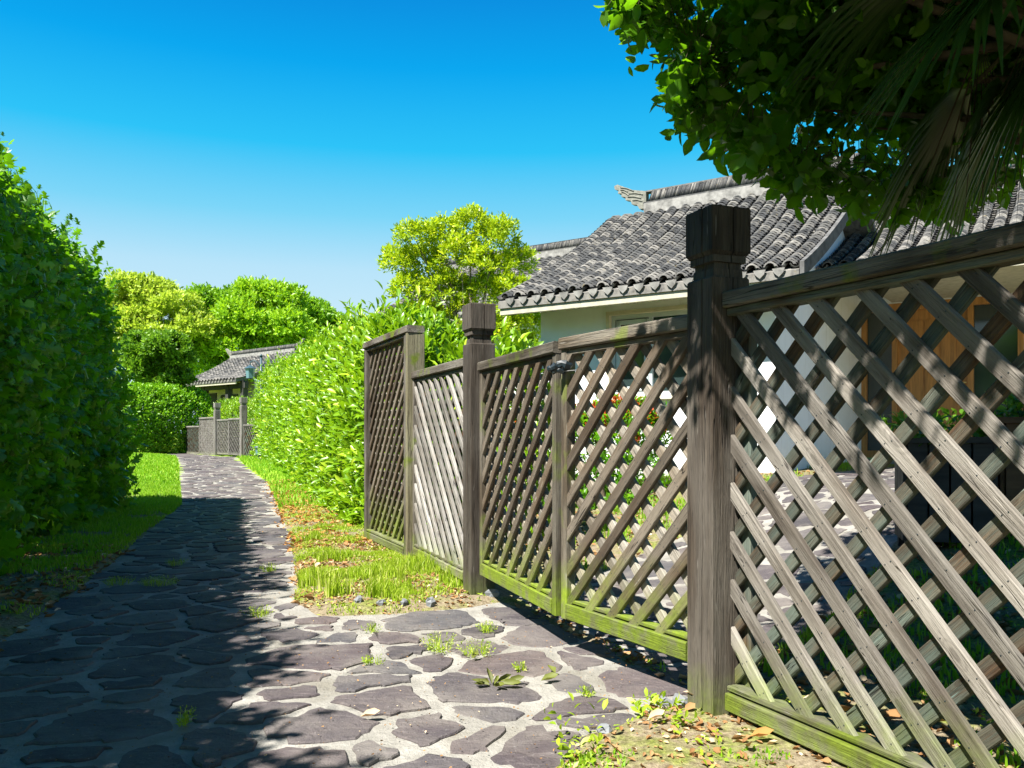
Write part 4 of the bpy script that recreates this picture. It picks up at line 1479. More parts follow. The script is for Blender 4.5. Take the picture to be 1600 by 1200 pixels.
# red tipped hedge in front of the house wall
ax = lambda a, w_: (.36 + .825 * a + .565 * w_, 10.4 - .565 * a + .825 * w_)
hedge('photinia_hedge', [ax(-.6, -1.0), ax(.8, -.95), ax(2.1, -1.0)], .42, .98, 'green hedge with red new leaves under the house window', 1500, 'hedge_l', .075, .032, nl=8, L=.2, beta=.85, shape='long', lump=.12, seed=31, up=.9, stems=6)
P_, N_ = hedge_samples([ax(-.6, -1.0), ax(.8, -.95), ax(2.1, -1.0)], .36, .98, 420, seed=31, lump=.12, phi=(.6, 2.5), depth=.05)
ph = bpy.data.objects['photinia_hedge']
D_ = unit(N_ + np.array([0, 0, 1.4]) + rng.normal(size=P_.shape) * .3)
leaf_obj('red_tips', [shoots(P_, D_, .09, 5, .06, .024, .6, 'long')], M['redtip'], ph)


# ------------------------------------------------------------------ trees
def tree(name, base, lobes, label, mat, nshoot, ll, lw, nl=6, L=.25, beta=.9, shape='small', trunk_r=.12, bark='bark', up=.5, cat='tree', inner=.25, group=None, trunk_top=None, sq=.8, seed=0, gap=.32):
    bx, by = base
    bz = G1(bx, by)
    t = thing(name, (bx, by, bz), label, cat, group)
    lob = np.array(lobes, float)      # x,y,z,r
    vol = lob[:, 3] ** 2
    k = rng.choice(len(lob), nshoot, p=vol / vol.sum())
    d = rdir(nshoot)
    d[:, 2] = np.where(d[:, 2] < -.35, -d[:, 2], d[:, 2])
    rr = lob[k, 3] * np.where(rng.random(nshoot) < inner, .35 + .5 * rng.random(nshoot), .86 + .18 * rng.random(nshoot))
    lumps = 1 + .35 * (fbm(lob[k, :3] + d * lob[k, 3:4], 1.6 / lob[:, 3].mean(), seed) - .5) * 2
    P = lob[k, :3] + d * (rr * lumps)[:, None] * np.array([1, 1, sq])
    # clumping: drop origins in noise hollows so that gaps show
    nz = vnoise(P, 1.5 / lob[:, 3].mean(), seed + 5)
    keep = nz > gap
    P = P[keep]; d = d[keep]
    D = unit(d + np.array([0, 0, up]) + rng.normal(size=P.shape) * .4)
    Ls = L * (.5 + rng.random(len(P)))
    leaf_obj('crown', [shoots(P - D * (Ls * .5)[:, None], D, Ls, nl, ll, lw, beta, shape)], M[mat], t)
    cz = lob[:, 2].mean()
    top = trunk_top or (lob[:, 0].mean(), lob[:, 1].mean(), cz - .2 * lob[:, 3].mean())
    b = Vector((bx, by, bz - .1)); tp = Vector(top)
    midp = b.lerp(tp, .5) + Vector((RND.uniform(-.1, .1), RND.uniform(-.1, .1), 0)) * trunk_r * 4
    MB().tube([b, b.lerp(midp, .4), midp, tp], [trunk_r * 1.35, trunk_r, trunk_r * .8, trunk_r * .45], 9).obj('trunk', M[bark], t, Matrix.Identity(4), True)
    for i, q in enumerate(lob):
        s = b.lerp(tp, RND.uniform(.45, .9)); e = Vector(q[:3])
        m1 = s.lerp(e, .5) + Vector((0, 0, -.08 * (e - s).length))
        MB().tube([s, m1, e.lerp(m1, .3), e], [trunk_r * .42, trunk_r * .3, trunk_r * .16, trunk_r * .06], 6).obj('branch', M[bark], t, Matrix.Identity(4), True)
    return t


def at(px, py, Yd):
    return ((px - 800) / 1300 * Yd, Yd, 1 + (678 - py) / 1300 * Yd)


def lobes_px(items, Yd, dy=None):
    out = []
    for it in items:
        px, py, rpx = it[:3]
        yy = Yd + (it[3] if len(it) > 3 else RND.uniform(-.6, .6) * rpx / 1300 * Yd)
        x, y, z = at(px, py, yy)
        out.append((x, y, z, rpx / 1300 * yy))
    return out


tree('round_tree', (-.72, 14.2), lobes_px([(735, 355, 27), (690, 372, 30), (775, 372, 32), (648, 372, 26), (625, 412, 27), (665, 420, 34), (720, 402, 34), (765, 418, 36), (808, 412, 28),
     (640, 455, 26), (700, 460, 34), (755, 465, 36), (800, 465, 30), (668, 500, 30), (720, 510, 36), (770, 520, 36), (815, 515, 30), (825, 545, 26), (690, 545, 30), (645, 490, 16)], 14.0),
     'round yellow-green tree standing alone left of the tiled house', 'tree_y', 7000, .08, .04, nl=7, L=.16, beta=.9, trunk_r=.07, bark='palebark', inner=.15, sq=.95, seed=3, gap=.40, trunk_top=at(735, 455, 14.0))
tree('far_tree', (-21, 46), lobes_px([(235, 470, 40), (200, 465, 38), (275, 490, 36), (215, 510, 42), (300, 520, 34), (255, 540, 40), (180, 500, 40), (180, 550, 40)], 46),
     'pale yellow-green tree above the clipped hedge, leftmost of the far trees', 'tree_f1', 7500, .26, .15, nl=6, L=.5, trunk_r=.25, seed=8)
tree('far_tree', (-18.5, 52), lobes_px([(320, 475, 30), (350, 480, 30), (335, 510, 34), (310, 500, 30), (370, 520, 30)], 52),
     'small deep green tree between the two larger far trees', 'tree_f2', 4500, .26, .15, nl=6, L=.5, trunk_r=.25, seed=14)
tree('far_tree', (-15, 47), lobes_px([(405, 470, 34), (440, 478, 36), (370, 500, 34), (400, 515, 40), (450, 515, 36), (425, 545, 40), (365, 550, 34), (330, 545, 30), (390, 462, 24), (335, 580, 34), (300, 565, 34), (360, 590, 30)], 47),
     'broad bright green tree rising behind the far tiled roof', 'tree_f3', 8500, .26, .15, nl=6, L=.5, trunk_r=.28, seed=19)
tree('far_tree', (-11, 50), lobes_px([(490, 500, 34), (515, 515, 28), (530, 535, 24), (480, 540, 36), (540, 560, 26), (505, 560, 34), (560, 580, 26)], 50),
     'rounded green tree at the right end of the far row, above the laurel hedge', 'tree_f2', 6000, .26, .15, nl=6, L=.5, trunk_r=.25, seed=25)
tree('dark_tree', (-15.2, 33), lobes_px([(228, 548, 32), (262, 548, 32), (283, 565, 20), (222, 580, 30), (252, 590, 32), (278, 592, 20)], 33),
     'dense dark green tree directly behind the clipped hedge', 'tree_d', 6500, .17, .10, nl=6, L=.3, trunk_r=.15, seed=29)
# trees that stand beyond the left hedge and beyond the roofs (seen only from a step aside)
tree('far_tree', (-30, 44), lobes_px([(-60, 480, 60), (10, 500, 50), (90, 490, 50), (60, 560, 60), (140, 540, 40)], 48),
     'far green tree hidden behind the tall dark hedge', 'tree_f3', 2200, .30, .17, nl=5, L=.5, trunk_r=.3, seed=33)

hedge('far_thicket', [(-46, 47), (-30, 50), (-14, 53), (-4, 56)], 1.6, 5.2, 'low dark thicket closing the view beneath the far trees', 5200, 'tree_f2', .30, .18, nl=5, L=.6, shape='small', lump=.6, seed=55, stems=6, cat='thicket', ls=.4)
# overhead broadleaf tree on the right
can = [(.95, 3.6, 2.95, .42), (1.25, 3.5, 2.72, .38), (1.45, 3.55, 2.85, .38), (1.75, 3.6, 2.75, .40), (1.2, 3.3, 3.0, .36), (1.5, 3.2, 2.7, .3), (1.35, 3.6, 2.40, .27), (1.62, 3.7, 2.36, .27), (1.15, 3.5, 2.48, .25), (1.95, 3.8, 2.36, .27), (1.5, 3.6, 2.55, .3), (1.05, 3.3, 3.2, .5), (1.6, 3.7, 2.55, .38), (1.7, 3.5, 2.9, .5), (2.05, 3.9, 2.5, .40), (2.3, 3.6, 2.8, .55), (2.6, 4.0, 2.55, .45), (.72, 3.3, 3.05, .34), (3.0, 3.8, 2.7, .6), (1.35, 4.1, 2.8, .35),
       (.30, 2.15, 3.0, .36), (.62, 1.55, 3.0, .36), (.95, 1.15, 3.0, .34), (.0, 2.45, 3.05, .26), (.9, 2.1, 2.95, .4), (.6, 2.7, 3.1, .4), (1.5, 1.1, 3.0, .4), (1.2, 1.6, 3.0, .4), (3.0, 3.4, 2.4, .5), (2.4, 3.9, 2.75, .45), (1.9, 3.3, 3.3, .5),
       (2.2, .4, 3.5, .8), (1.8, -.9, 3.6, .9), (3.2, -.6, 3.6, 1.0), (3.4, 1.0, 3.5, .9), (2.6, -2.2, 3.6, 1.0),  # unseen lobes over and behind the camera, added to block skylight
       (1.3, 2.9, 3.3, .6), (2.0, 2.8, 3.4, .7), (2.8, 2.9, 3.4, .7), (.55, 2.45, 3.15, .42), (1.1, 2.2, 3.2, .5), (1.7, 2.0, 3.1, .5), (.95, 1.6, 3.0, .45), (2.3, 1.9, 3.3, .6), (1.6, 1.3, 3.1, .5), (.35, 1.95, 3.05, .35)]
ov = tree('overhead_tree', (3.9, 3.0), can, 'broad leaved tree hanging over the near fence from the upper right', 'canopy', 14500, .082, .054, nl=6, L=.22, beta=1.15, shape='oval', trunk_r=.075, up=-.45, inner=.45, seed=41, gap=.2, trunk_top=(3.3, 2.6, 3.7), sq=.9)
# drooping leaves at the visible rim
rim = []
def rimpts(seq, n, sp_):
    seq = np.array(seq); k = rng.integers(0, len(seq) - 1, n); f = rng.random(n)[:, None]
    p = seq[k] * (1 - f) + seq[k + 1] * f
    return p + rng.normal(size=(n, 2)) * sp_
seqs = rimpts([(985, -10), (1010, 25), (1045, 35), (1090, 85), (1100, 130), (1090, 160), (1130, 205), (1175, 225), (1215, 255), (1250, 285), (1330, 300), (1420, 305), (1480, 310), (1580, 290)], 430, 13)
Yr = 3.3 + .55 * rng.random(len(seqs))
Yr += np.clip((seqs[:, 0] - 1200) / 400, 0, 1) * .3
Pm = np.c_[(seqs[:, 0] - 800) / 1300 * Yr, Yr, 1 + (678 - seqs[:, 1]) / 1300 * Yr + .10]
Dm = unit(np.array([-.25, -.1, -.8]) + rng.normal(size=Pm.shape) * .45)
leaf_obj('leaf_sprays', [shoots(Pm, Dm, .17, 6, .084, .054, 1.0, 'oval')], M['canopy'], ov)
leaf_obj('twigs', [stem_geo(Pm - Dm * .1, Dm, .24, .002)], M['twig'], ov)['kind'] = 'stuff'


# upper boughs reaching over the path side of the fence (above the frame)
bo = []
for (x_, y_, z_, r_, n_) in ((.12, 2.2, 3.0, .30, 170), (.30, 1.85, 3.0, .32, 190), (.48, 1.5, 3.0, .32, 190), (.66, 1.2, 3.0, .30, 170), (.85, .95, 3.0, .32, 150), (.5, 2.2, 3.1, .4, 200), (.8, 1.7, 3.1, .4, 200), (1.1, 1.3, 3.1, .4, 200)):
    bo.append(np.array([x_, y_, z_]) + rdir(n_) * (r_ * rng.random((n_, 1)) ** .5) * np.array([1, 1, .6]))
bo = np.concatenate(bo)
leaf_obj('bough_leaves', [shoots(bo, rdir(len(bo)), .2, 7, .085, .056, 1.1, 'oval')], M['canopy'], ov)


# ------------------------------------------------------------------ palm
def frond(hub, axis, R, nleaf, mat, parent, droop=.35, spread=2.0, wl=.016, roll=0.0):
    axis = Vector(axis).normalized()
    side = axis.cross(Vector((0, 0, 1)))
    if side.length < .1: side = Vector((1, 0, 0))
    side.normalize()
    side = Matrix.Rotation(roll, 3, axis) @ side
    nrm = side.cross(axis).normalized()
    hub = Vector(hub)
    V = []; F = []
    for i in range(nleaf):
        a = -spread / 2 + spread * i / (nleaf - 1) + RND.uniform(-.02, .02)
        d = axis * math.cos(a) + side * math.sin(a)
        w_d = (side * math.cos(a) - axis * math.sin(a))
        r = R * (1 - .18 * abs(a) / spread * 2) * RND.uniform(.86, 1.06)
        dr = droop * RND.uniform(.5, 1.6)
        n0 = len(V)
        for s, w in ((0.06, .10), (.35, 1.0), (.65, .8), (.88, .42), (1.0, .04)):
            p = hub + d * (r * s) + Vector((0, 0, -1)) * (dr * r * max(0, s - .3) ** 1.8)
            ww_ = wl * w * (1.2 if s < .6 else 1)
            V += [tuple(p + w_d * ww_ + nrm * ww_ * .5), tuple(p - nrm * ww_ * .2), tuple(p - w_d * ww_ + nrm * ww_ * .5)]
        for k in range(4):
            b = n0 + 3 * k
            F += [(b, b + 1, b + 4, b + 3), (b + 1, b + 2, b + 5, b + 4)]
    me = npmesh('frond', V, [np.array(F)], np.repeat(rng.random(nleaf), 15))
    me.materials.append(M[mat])
    o = bpy.data.objects.new('frond', me); COL.objects.link(o); o.parent = parent; o.matrix_local = WM[parent.name].inverted(); WM[o.name] = Matrix.Identity(4)
    return o


pc = Vector((2.12, 2.95, 2.62))
palm = thing('fan_palm', (2.35, 2.95, G1(2.35, 2.95)), 'fan palm with drooping dark fronds hanging in at the upper right corner', 'palm')
MB().tube([(2.36, 2.96, G1(2.36, 2.96) - .1), (2.30, 2.96, 1.0), (2.22, 2.95, 2.0), pc], [.11, .09, .09, .10], 12).obj('trunk', M['fibre'], palm, Matrix.Identity(4), True)
stalks = [((-.55, -.25, -.10), .62, .62), ((-.50, .05, .12), .60, .68), ((-.35, -.45, .02), .60, .60), ((-.30, .30, -.20), .5, .62), ((-.62, -.10, .40), .6, .66), ((-.15, -.55, .35), .6, .6), ((.3, -.4, .3), .6, .6), ((.5, .1, .2), .6, .6), ((.2, .5, .1), .6, .6),
          ((-.10, .55, .45), .6, .6), ((.0, .0, .7), .5, .6), ((-.45, -.2, -.35), .35, .55), ((-.3, -.15, .6), .6, .6), ((.4, -.1, -.3), .5, .6), ((-.42, .22, -.42), .42, .55)]
for i, (dv, sl_, R) in enumerate(stalks):
    d = Vector(dv).normalized()
    hub = pc + d * sl_ + Vector((0, 0, -.05))
    MB().tube([pc, pc + d * sl_ * .5 + Vector((0, 0, .03)), hub], [.014, .010, .008], 6).obj('frond_stalk', M['twig'], palm, Matrix.Identity(4))
    ax_ = Vector((d.x, d.y, d.z - .75)).normalized()
    frond(hub, ax_, R, 30, 'palm', palm, droop=.45, spread=2.5, roll=RND.uniform(-.3, .3))
for i, (dx_, dy_) in enumerate(((-.30, -.05), (-.40, .10))):
    hub = pc + Vector((dx_, dy_, -.18))
    o = frond(hub, (-.12 + .1 * i, -.05, -1), .74, 9, 'palmdead', palm, droop=.1, spread=.75, wl=.003)
    o['label'] = 'dead brown hanging frond'

# ------------------------------------------------------------------ planters behind the near panel
def planter(x, y, w, d, h, ang, label, mat):
    z = G1(x, y) - .02
    t = thing('planter_box', (x, y, z), label, 'planter', None, ang)
    H = WM[t.name]
    nb = max(3, int(w / .1))
    for i in range(nb):
        for s in (-1, 1):
            link('board', MB().box((0, 0, 0), (w / nb - .012, .02, h - .12)).mesh('board'), t, H @ Matrix.Translation((-w / 2 + (i + .5) * w / nb, s * d / 2, h / 2 + .02)), M[mat])
    nd = max(2, int(d / .1))
    for i in range(nd):
        for s in (-1, 1):
            link('board', MB().box((0, 0, 0), (.02, d / nd - .012, h - .12)).mesh('board'), t, H @ Matrix.Translation((s * (w / 2 + .01), -d / 2 + (i + .5) * d / nd, h / 2 + .02)), M[mat])
    for a in (-1, 1):
        for b in (-1, 1):
            link('leg', MB().box((0, 0, 0), (.05, .05, h)).mesh('leg'), t, H @ Matrix.Translation((a * (w / 2 - .02), b * (d / 2 - .04), h / 2)), M[mat])
    MB().box((0, -d / 2, h - .02), (w + .08, .06, .035)).box((0, d / 2, h - .02), (w + .08, .06, .035)).box((-w / 2, 0, h - .02), (.06, d - .06, .034)).box((w / 2, 0, h - .02), (.06, d - .06, .034)).obj('rim', M[mat], t)
    MB().box((0, 0, h - .08), (w - .02, d - .03, .02)).obj('soil', M['interior'], t)
    return t, z + h


def potplant(x, y, z, r, label, n=60, mat='tree_d'):
    t = thing('potted_plant', (x, y, z), label, 'plant')
    a = rng.random(n) * 6.28; rr = r * np.sqrt(rng.random(n))
    P = np.c_[x + np.cos(a) * rr * 1.4, y + np.sin(a) * rr * .7, np.full(n, z - .05)]
    D = unit(np.c_[np.cos(a) * .5, np.sin(a) * .5, np.full(n, .9)] + rng.normal(size=(n, 3)) * .25)
    leaf_obj('foliage', [shoots(P, D, .20, 7, .075, .032, 1.0, 'long')], M[mat], t)
    leaf_obj('twigs', [stem_geo(P, D, .2, .002)], M['twig'], t)['kind'] = 'stuff'


for (x, y, w_, d_, h_, lab, mt, pl) in ((2.62, 5.05, .46, .36, .70, 'dark board planter behind the near lattice, left of the brown one', 'planter', 'leafy plant in the dark planter in front of the wooden door'),
                                       (3.12, 4.95, .42, .36, .72, 'brown board planter behind the near lattice at the right edge', 'planter2', 'leafy plant in the brown planter at the right edge')):
    t, zt_ = planter(x, y, w_, d_, h_, -.3, lab, mt)
    potplant(x, y, zt_, .20, pl)

# ------------------------------------------------------------------ lamps
lx, ly = (408 - 800) / 1300 * 26.0, 26.0
lz0 = -.12
lamp = thing('garden_lamp', (lx, ly, .2), 'blue-grey double lantern post rising behind the laurel hedge', 'lamp')
MB().tube([(lx, ly, .1), (lx, ly, 1.0), (lx, ly, 3.42)], [.07, .045, .035], 10).tube([(lx, ly, 3.42), (lx, ly, 3.5)], [.06, .01], 8).obj('pole', M['lampmetal'], lamp, Matrix.Identity(4), True)
for s in (-1, 1):
    MB().tube([(lx, ly, 3.0), (lx + s * .10, ly, 3.22), (lx + s * .22, ly, 3.30), (lx + s * .33, ly, 3.25), (lx + s * .34, ly, 3.15)], .018, 6).tube([(lx + s * .02, ly, 3.1), (lx + s * .12, ly, 3.12), (lx + s * .14, ly, 3.2), (lx + s * .08, ly, 3.22)], .012, 5).obj('arm', M['lampmetal'], lamp, Matrix.Identity(4), True)
    cxl = lx + s * .34
    lan = MB().tube([(cxl, ly, 3.16), (cxl, ly, 3.13), (cxl, ly, 3.05), (cxl, ly, 3.04)], [.02, .05, .19, .20], 6).tube([(cxl, ly, 2.74), (cxl, ly, 2.71)], [.13, .06], 6).obj('lantern', M['lampmetal'], lamp, Matrix.Identity(4))
    MB().tube([(cxl, ly, 3.04), (cxl, ly, 2.74)], [.15, .12], 6).obj('lantern_glass', M['lampglass'], lan, Matrix.Identity(4))
gl = (406 - 800) / 1300 * 24.0
g2 = thing('ground_lamp', (gl, 24.0, G1(gl, 24)), 'low dark lantern on the ground at the far foot of the laurel hedge', 'lamp')
zg = G1(gl, 24)
MB().tube([(gl, 24, zg), (gl, 24, zg + .18), (gl, 24, zg + .2)], [.05, .05, .12], 8).tube([(gl, 24, zg + .40), (gl, 24, zg + .44), (gl, 24, zg + .50)], [.17, .13, .03], 8).obj('base', M['lampmetal'], g2, Matrix.Identity(4))
MB().tube([(gl, 24, zg + .2), (gl, 24, zg + .40)], [.11, .13], 8).obj('lamp_shade', M['lampglass'], g2, Matrix.Identity(4))


# ------------------------------------------------------------------ grass, weeds, litter
def grass_geo(P, h, w=.004, lean=.35):
    n = len(P)
    a = rng.random(n) * 6.283
    dv = np.c_[np.cos(a), np.sin(a), np.zeros(n)]
    sd = np.c_[-np.sin(a), np.cos(a), np.zeros(n)]
    th = rng.random(n) * 3.14
    sd = unit(sd * np.cos(th)[:, None] + dv * np.sin(th)[:, None])
    ln = lean * rng.random(n)
    h = np.broadcast_to(h, (n,)) * (.5 + .8 * rng.random(n))
    w = np.broadcast_to(w, (n,))
    up = np.array([0, 0, 1.0])
    m = P + up * (h * .55)[:, None] + dv * (h * ln * .25)[:, None]
    tp = P + up * (h * (1 - .25 * ln))[:, None] + dv * (h * ln)[:, None]
    V = np.stack([P - sd * w[:, None], P + sd * w[:, None], m - sd * (w * .8)[:, None], m + sd * (w * .8)[:, None], tp], 1)
    off = (np.arange(n) * 5)[:, None, None]
    F4 = (np.array([[(0, 1, 3, 2)]])[0][None] + off).reshape(-1, 4)
    F3 = (np.array([(2, 3, 4)])[None] + off).reshape(-1, 3)
    return V.reshape(-1, 3), [F3, F4], np.repeat(rng.random(n), 5)


def scatter(n, x0, x1, y0, y1, cond):
    P = np.c_[rng.uniform(x0, x1, n), rng.uniform(y0, y1, n)]
    P = P[cond(P)]
    return np.c_[P, soil_z(P) - .004]


fence_d = lambda P: .93 * P[:, 0] + .37 * P[:, 1] - 1.68     # <0 on the path side


def c_patch(P):
    # right-hand patch between path and fence
    dpath = pdist(P, PATH)
    dens = fbm(P, 2.6, 51)
    front = sstep(P[:, 1], 4.75, 5.45)
    clump = vnoise(P, 11, 77)
    return (dpath > .02) & (fence_d(P) < .06) & (P[:, 1] > 4.6) & (P[:, 1] < 8.6) & (P[:, 0] > -2.6) & (dens * .9 + .26 * front + .5 * clump > 1.0) & (P[:, 0] > -3)


Pg = scatter(130000, -2.6, .2, 4.6, 8.8, c_patch)
hh = .03 + .085 * sstep(fbm(Pg, 2.2, 88), .42, .66)
Pb = scatter(60000, -3.6, .2, 4.5, 12, lambda P: (pdist(P, PATH) > -.0) & (fence_d(P) < .1) & (fbm(P, 3.1, 15) > .46))
leaf_obj('grass', [grass_geo(Pg[:, :3], hh, .0034, .5), grass_geo(Pb, .028, .004, .9)], M['grass'], kind='stuff')

def c_lawn(P):
    d = pdist(P, PATH)
    left = (P[:, 0] < np.interp(P[:, 1], [2, 6.6, 11.6, 21.5, 27], [-2.2, -3.2, -4.6, -8.6, -10.9]))
    under = P[:, 0] > np.interp(P[:, 1], [5, 7, 9, 10.6, 11.5, 13], [-3.7, -4.1, -4.7, -6.5, -12, -16])
    return (d > .0) & left & under & (rng.random(len(P)) < np.clip(22 / P[:, 1] ** 1.15, .05, 1)) & (fbm(P, 2, 61) + .15 * (P[:, 1] > 8) > .42)
Pl = scatter(190000, -12, -2.9, 5.6, 16, c_lawn)
Pl2 = scatter(70000, -16, -6, 15, 30, lambda P: (pdist(P, PATH) > 0) & (P[:, 0] < np.interp(P[:, 1], [15, 21.5, 27, 30], [-6, -8.6, -10.9, -13])))
Pl3 = scatter(26000, -9.5, -2, 11, 30, lambda P: (pdist(P, PATH) > 0) & (P[:, 0] > np.interp(P[:, 1], [10, 16, 21.5, 27, 30], [-3, -4.8, -7.2, -9.2, -10])) & (P[:, 0] < np.interp(P[:, 1], [10, 16, 21.5, 27, 30], [-1.9, -3.8, -6.0, -7.8, -9])))
leaf_obj('lawn', [grass_geo(Pl, .055, .0045, .6), grass_geo(Pl2, .07, .012, .6), grass_geo(Pl3, .09, .012, .6)], M['lawn'], kind='stuff')
# courtyard and verge growth
Py = scatter(60000, .3, 6.5, 2.2, 11, lambda P: (allpath(P) > .0) & (fence_d(P) > .05) & (fbm(P, 1.7, 71) > .5))
Pv = scatter(22000, -.2, 2.6, 1.2, 3.1, lambda P: (pdist(P, PATH) > .0) & (fbm(P, 4, 73) > .60))
leaf_obj('courtyard_grass', [grass_geo(Py, .06, .005, .6), grass_geo(Pv, .022, .004, .9)], M['lawn'], kind='stuff')
# small broad ground cover
Pq = scatter(9000, -.2, 3.2, 1.2, 4.2, lambda P: (pdist(P, PATH) > .0) & (fbm(P, 5, 91) > .56))
Pq2 = scatter(9000, -3.5, .2, 4.5, 11, lambda P: (pdist(P, PATH) > .0) & (fence_d(P) < .1) & (fbm(P, 4, 92) > .5))
Pw = np.concatenate([Pq, Pq2])
dq_ = unit(rng.normal(size=Pw.shape) * np.array([1, 1, .3]) + np.array([0, 0, .35]))
leaf_obj('ground_cover', [leaf_geo(Pw + np.array([0, 0, .012]), dq_, unit(np.array([0, 0, 1]) + rng.normal(size=Pw.shape) * .4), .016 + .014 * rng.random(len(Pw)), .014, 'small')], M['grass'], kind='stuff')


def litter_geo(P, size=.05, curl=.6, lift=.006):
    n = len(P)
    a = rng.random(n) * 6.283
    d = unit(np.c_[np.cos(a), np.sin(a), rng.normal(size=n) * .18])
    nn = unit(np.array([0, 0, 1.0]) + rng.normal(size=(n, 3)) * .35)
    L = size * (.45 + .8 * rng.random(n))
    return leaf_geo(P + np.array([0, 0, lift]), d, nn, L, L * (.4 + .35 * rng.random(n)), 'curl')


L1 = scatter(2600, -.3, 3.4, 1.2, 4.6, lambda P: (pdist(P, PATH) > -.03) & (fbm(P, 3, 101) > .42))
L2 = scatter(2600, -1.9, .1, 4.5, 7.8, lambda P: (pdist(P, PATH) > -.02) & (fence_d(P) < .1) & (fbm(P, 3, 103) > .52))
L6 = scatter(9000, -.3, 3.4, 1.2, 4.0, lambda P: (pdist(P, PATH) > -.01) & (fence_d(P) < 1.2) & (fbm(P, 4, 121) > .40))
L7 = scatter(9000, -2.2, .3, 4.4, 7.8, lambda P: (pdist(P, PATH) > -.02) & (fence_d(P) < .1) & (fbm(P, 3, 123) > .36))
L3 = scatter(5200, -5.2, -1.9, 2.0, 7.2, lambda P: (pdist(P, PATH) > -.12) & (P[:, 0] < -2) & (rng.random(len(P)) < .8))
L4 = scatter(5000, 0, 6, 2.5, 9, lambda P: (allpath(P) > 0) & (fence_d(P) > .1))
leaf_obj('fallen_leaves', [litter_geo(L1, .042), litter_geo(L2, .05), litter_geo(L6, .022), litter_geo(L7, .026), litter_geo(L3, .06), litter_geo(L4, .06)], M['litter'], kind='stuff')
L5 = scatter(14000, -6.2, -.9, 7.0, 16, lambda P: (pdist(P, PATH) > -.28) & (pdist(P, PATH) < 1.1) & (P[:, 0] > np.interp(P[:, 1], [6, 10.6, 16], [-2.2, -3.1, -4.9])) & (fbm(P, 1.3, 111) > .34))
leaf_obj('orange_fallen_leaves', [litter_geo(L5, .052, lift=.012)], M['orange'], kind='stuff')
# bits of grit and twig on the path
Gp = np.c_[rng.uniform(-2.4, .7, 1500), rng.uniform(2.2, 6, 1500)]
Gp = Gp[pdist(Gp, PATH) < 0]
leaf_obj('grit', [litter_geo(np.c_[Gp, G(Gp[:, 0], Gp[:, 1]) + .012], .010, lift=.003)], M['litter'], kind='stuff')


def gp(px, py, z=0.0):
    """ground point seen at a pixel of the photograph"""
    Yd = 1300 * (1 - z) / (py - 678)
    return (px - 800) / 1300 * Yd, Yd


def weed(px, py, r, h, n, label, mat='grass', broad=False, group=None):
    x, y = gp(px, py); z = G1(x, y) + .008
    t = thing('weed', (x, y, z), label, 'weed', group)
    a = rng.random(n) * 6.28; rr = r * np.sqrt(rng.random(n))
    P = np.c_[x + np.cos(a) * rr, y + np.sin(a) * rr, np.full(n, z)]
    D = unit(np.c_[np.cos(a) * rr / r, np.sin(a) * rr / r, np.full(n, 1.0)] + rng.normal(size=(n, 3)) * .2)
    if broad:
        leaf_obj('leaves', [shoots(P, D, h, 6, .035, .016, 1.1, 'long')], M[mat], t)
    else:
        leaf_obj('leaves', [shoots(P, D, h, 9, .013, .006, 1.0, 'small'), grass_geo(P, h * .9, .002, .7)], M[mat], t)


weed(688, 1018, .055, .075, 40, 'bright feathery weed left of the wilted leaves on the path')
weed(745, 1025, .06, .06, 34, 'feathery weed just behind the wilted leaves on the path')
weed(760, 990, .03, .05, 26, 'small round weed tuft nearest the gate on the path')
weed(580, 990, .025, .045, 14, 'sparse sprig growing in a path joint by the grass patch')
weed(582, 1040, .035, .035, 16, 'flat thin weed on a purple paving stone')
weed(816, 1050, .02, .03, 16, 'tiny weed between stones right of the wilted leaves')
weed(918, 1090, .018, .03, 16, 'tiny yellow-green weed near the corner of the dirt strip')
weed(405, 965, .05, .06, 26, 'shaded weed tuft at the edge of the hedge shadow')
weed(250, 915, .10, .05, 60, 'wide low weed patch in the shaded path')
weed(185, 915, .07, .05, 40, 'weed tuft at the left shaded edge of the path')
weed(275, 885, .05, .05, 26, 'small weed in the middle of the shaded path')
weed(420, 895, .05, .06, 26, 'weed tuft at the sunlit right edge of the path')
weed(285, 1135, .03, .05, 18, 'small sprig in the shaded near part of the path')
weed(912, 1165, .03, .14, 5, 'upright broad leaved weed at the near edge of the dirt', broad=True)
weed(1020, 1120, .05, .07, 12, 'broad leaved weed cluster left of the nearest post', broad=True)
weed(910, 1195, .04, .08, 7, 'broad leaved weed at the bottom edge of the picture', broad=True)
weed(1050, 1145, .03, .07, 6, 'leafy sprig in the dirt in front of the nearest post', broad=True)

# wilted leaves lying on the path
x, y = gp(775, 1075)
wl = thing('wilted_leaves', (x, y, .012), 'wilted curling green and brown leaf cluster on the sunlit path', 'leaves')
for dx_, dy_, an, pit, L_ in ((-.02, 0, 2.1, .7, .10), (.02, -.01, -.25, .05, .12), (-.03, -.02, 2.95, .1, .11), (.0, .03, .6, .2, .10), (.05, .03, .1, .12, .11), (.0, -.02, -.9, .05, .09), (-.03, .02, 3.6, .15, .09), (.02, -.03, -2.2, .1, .08), (-.01, -.01, 1.2, .35, .07), (.07, .0, -.5, .1, .08), (-.05, -.01, -2.7, .06, .08)):
    d = np.array([[math.cos(an) * math.cos(pit), math.sin(an) * math.cos(pit), math.sin(pit)]])
    v, f, tn = leaf_geo(np.array([[x + dx_ * .8, y + dy_ * .8, .016]]), d, np.array([[.3 + .4 * math.sin(an * 3), -.5, .6]]), L_ * .68, L_ * .26, 'curl')
    me = npmesh('leaf', v, f, tn); me.materials.append(M['wilt'])
    link('leaf', me, wl, Matrix.Identity(4))
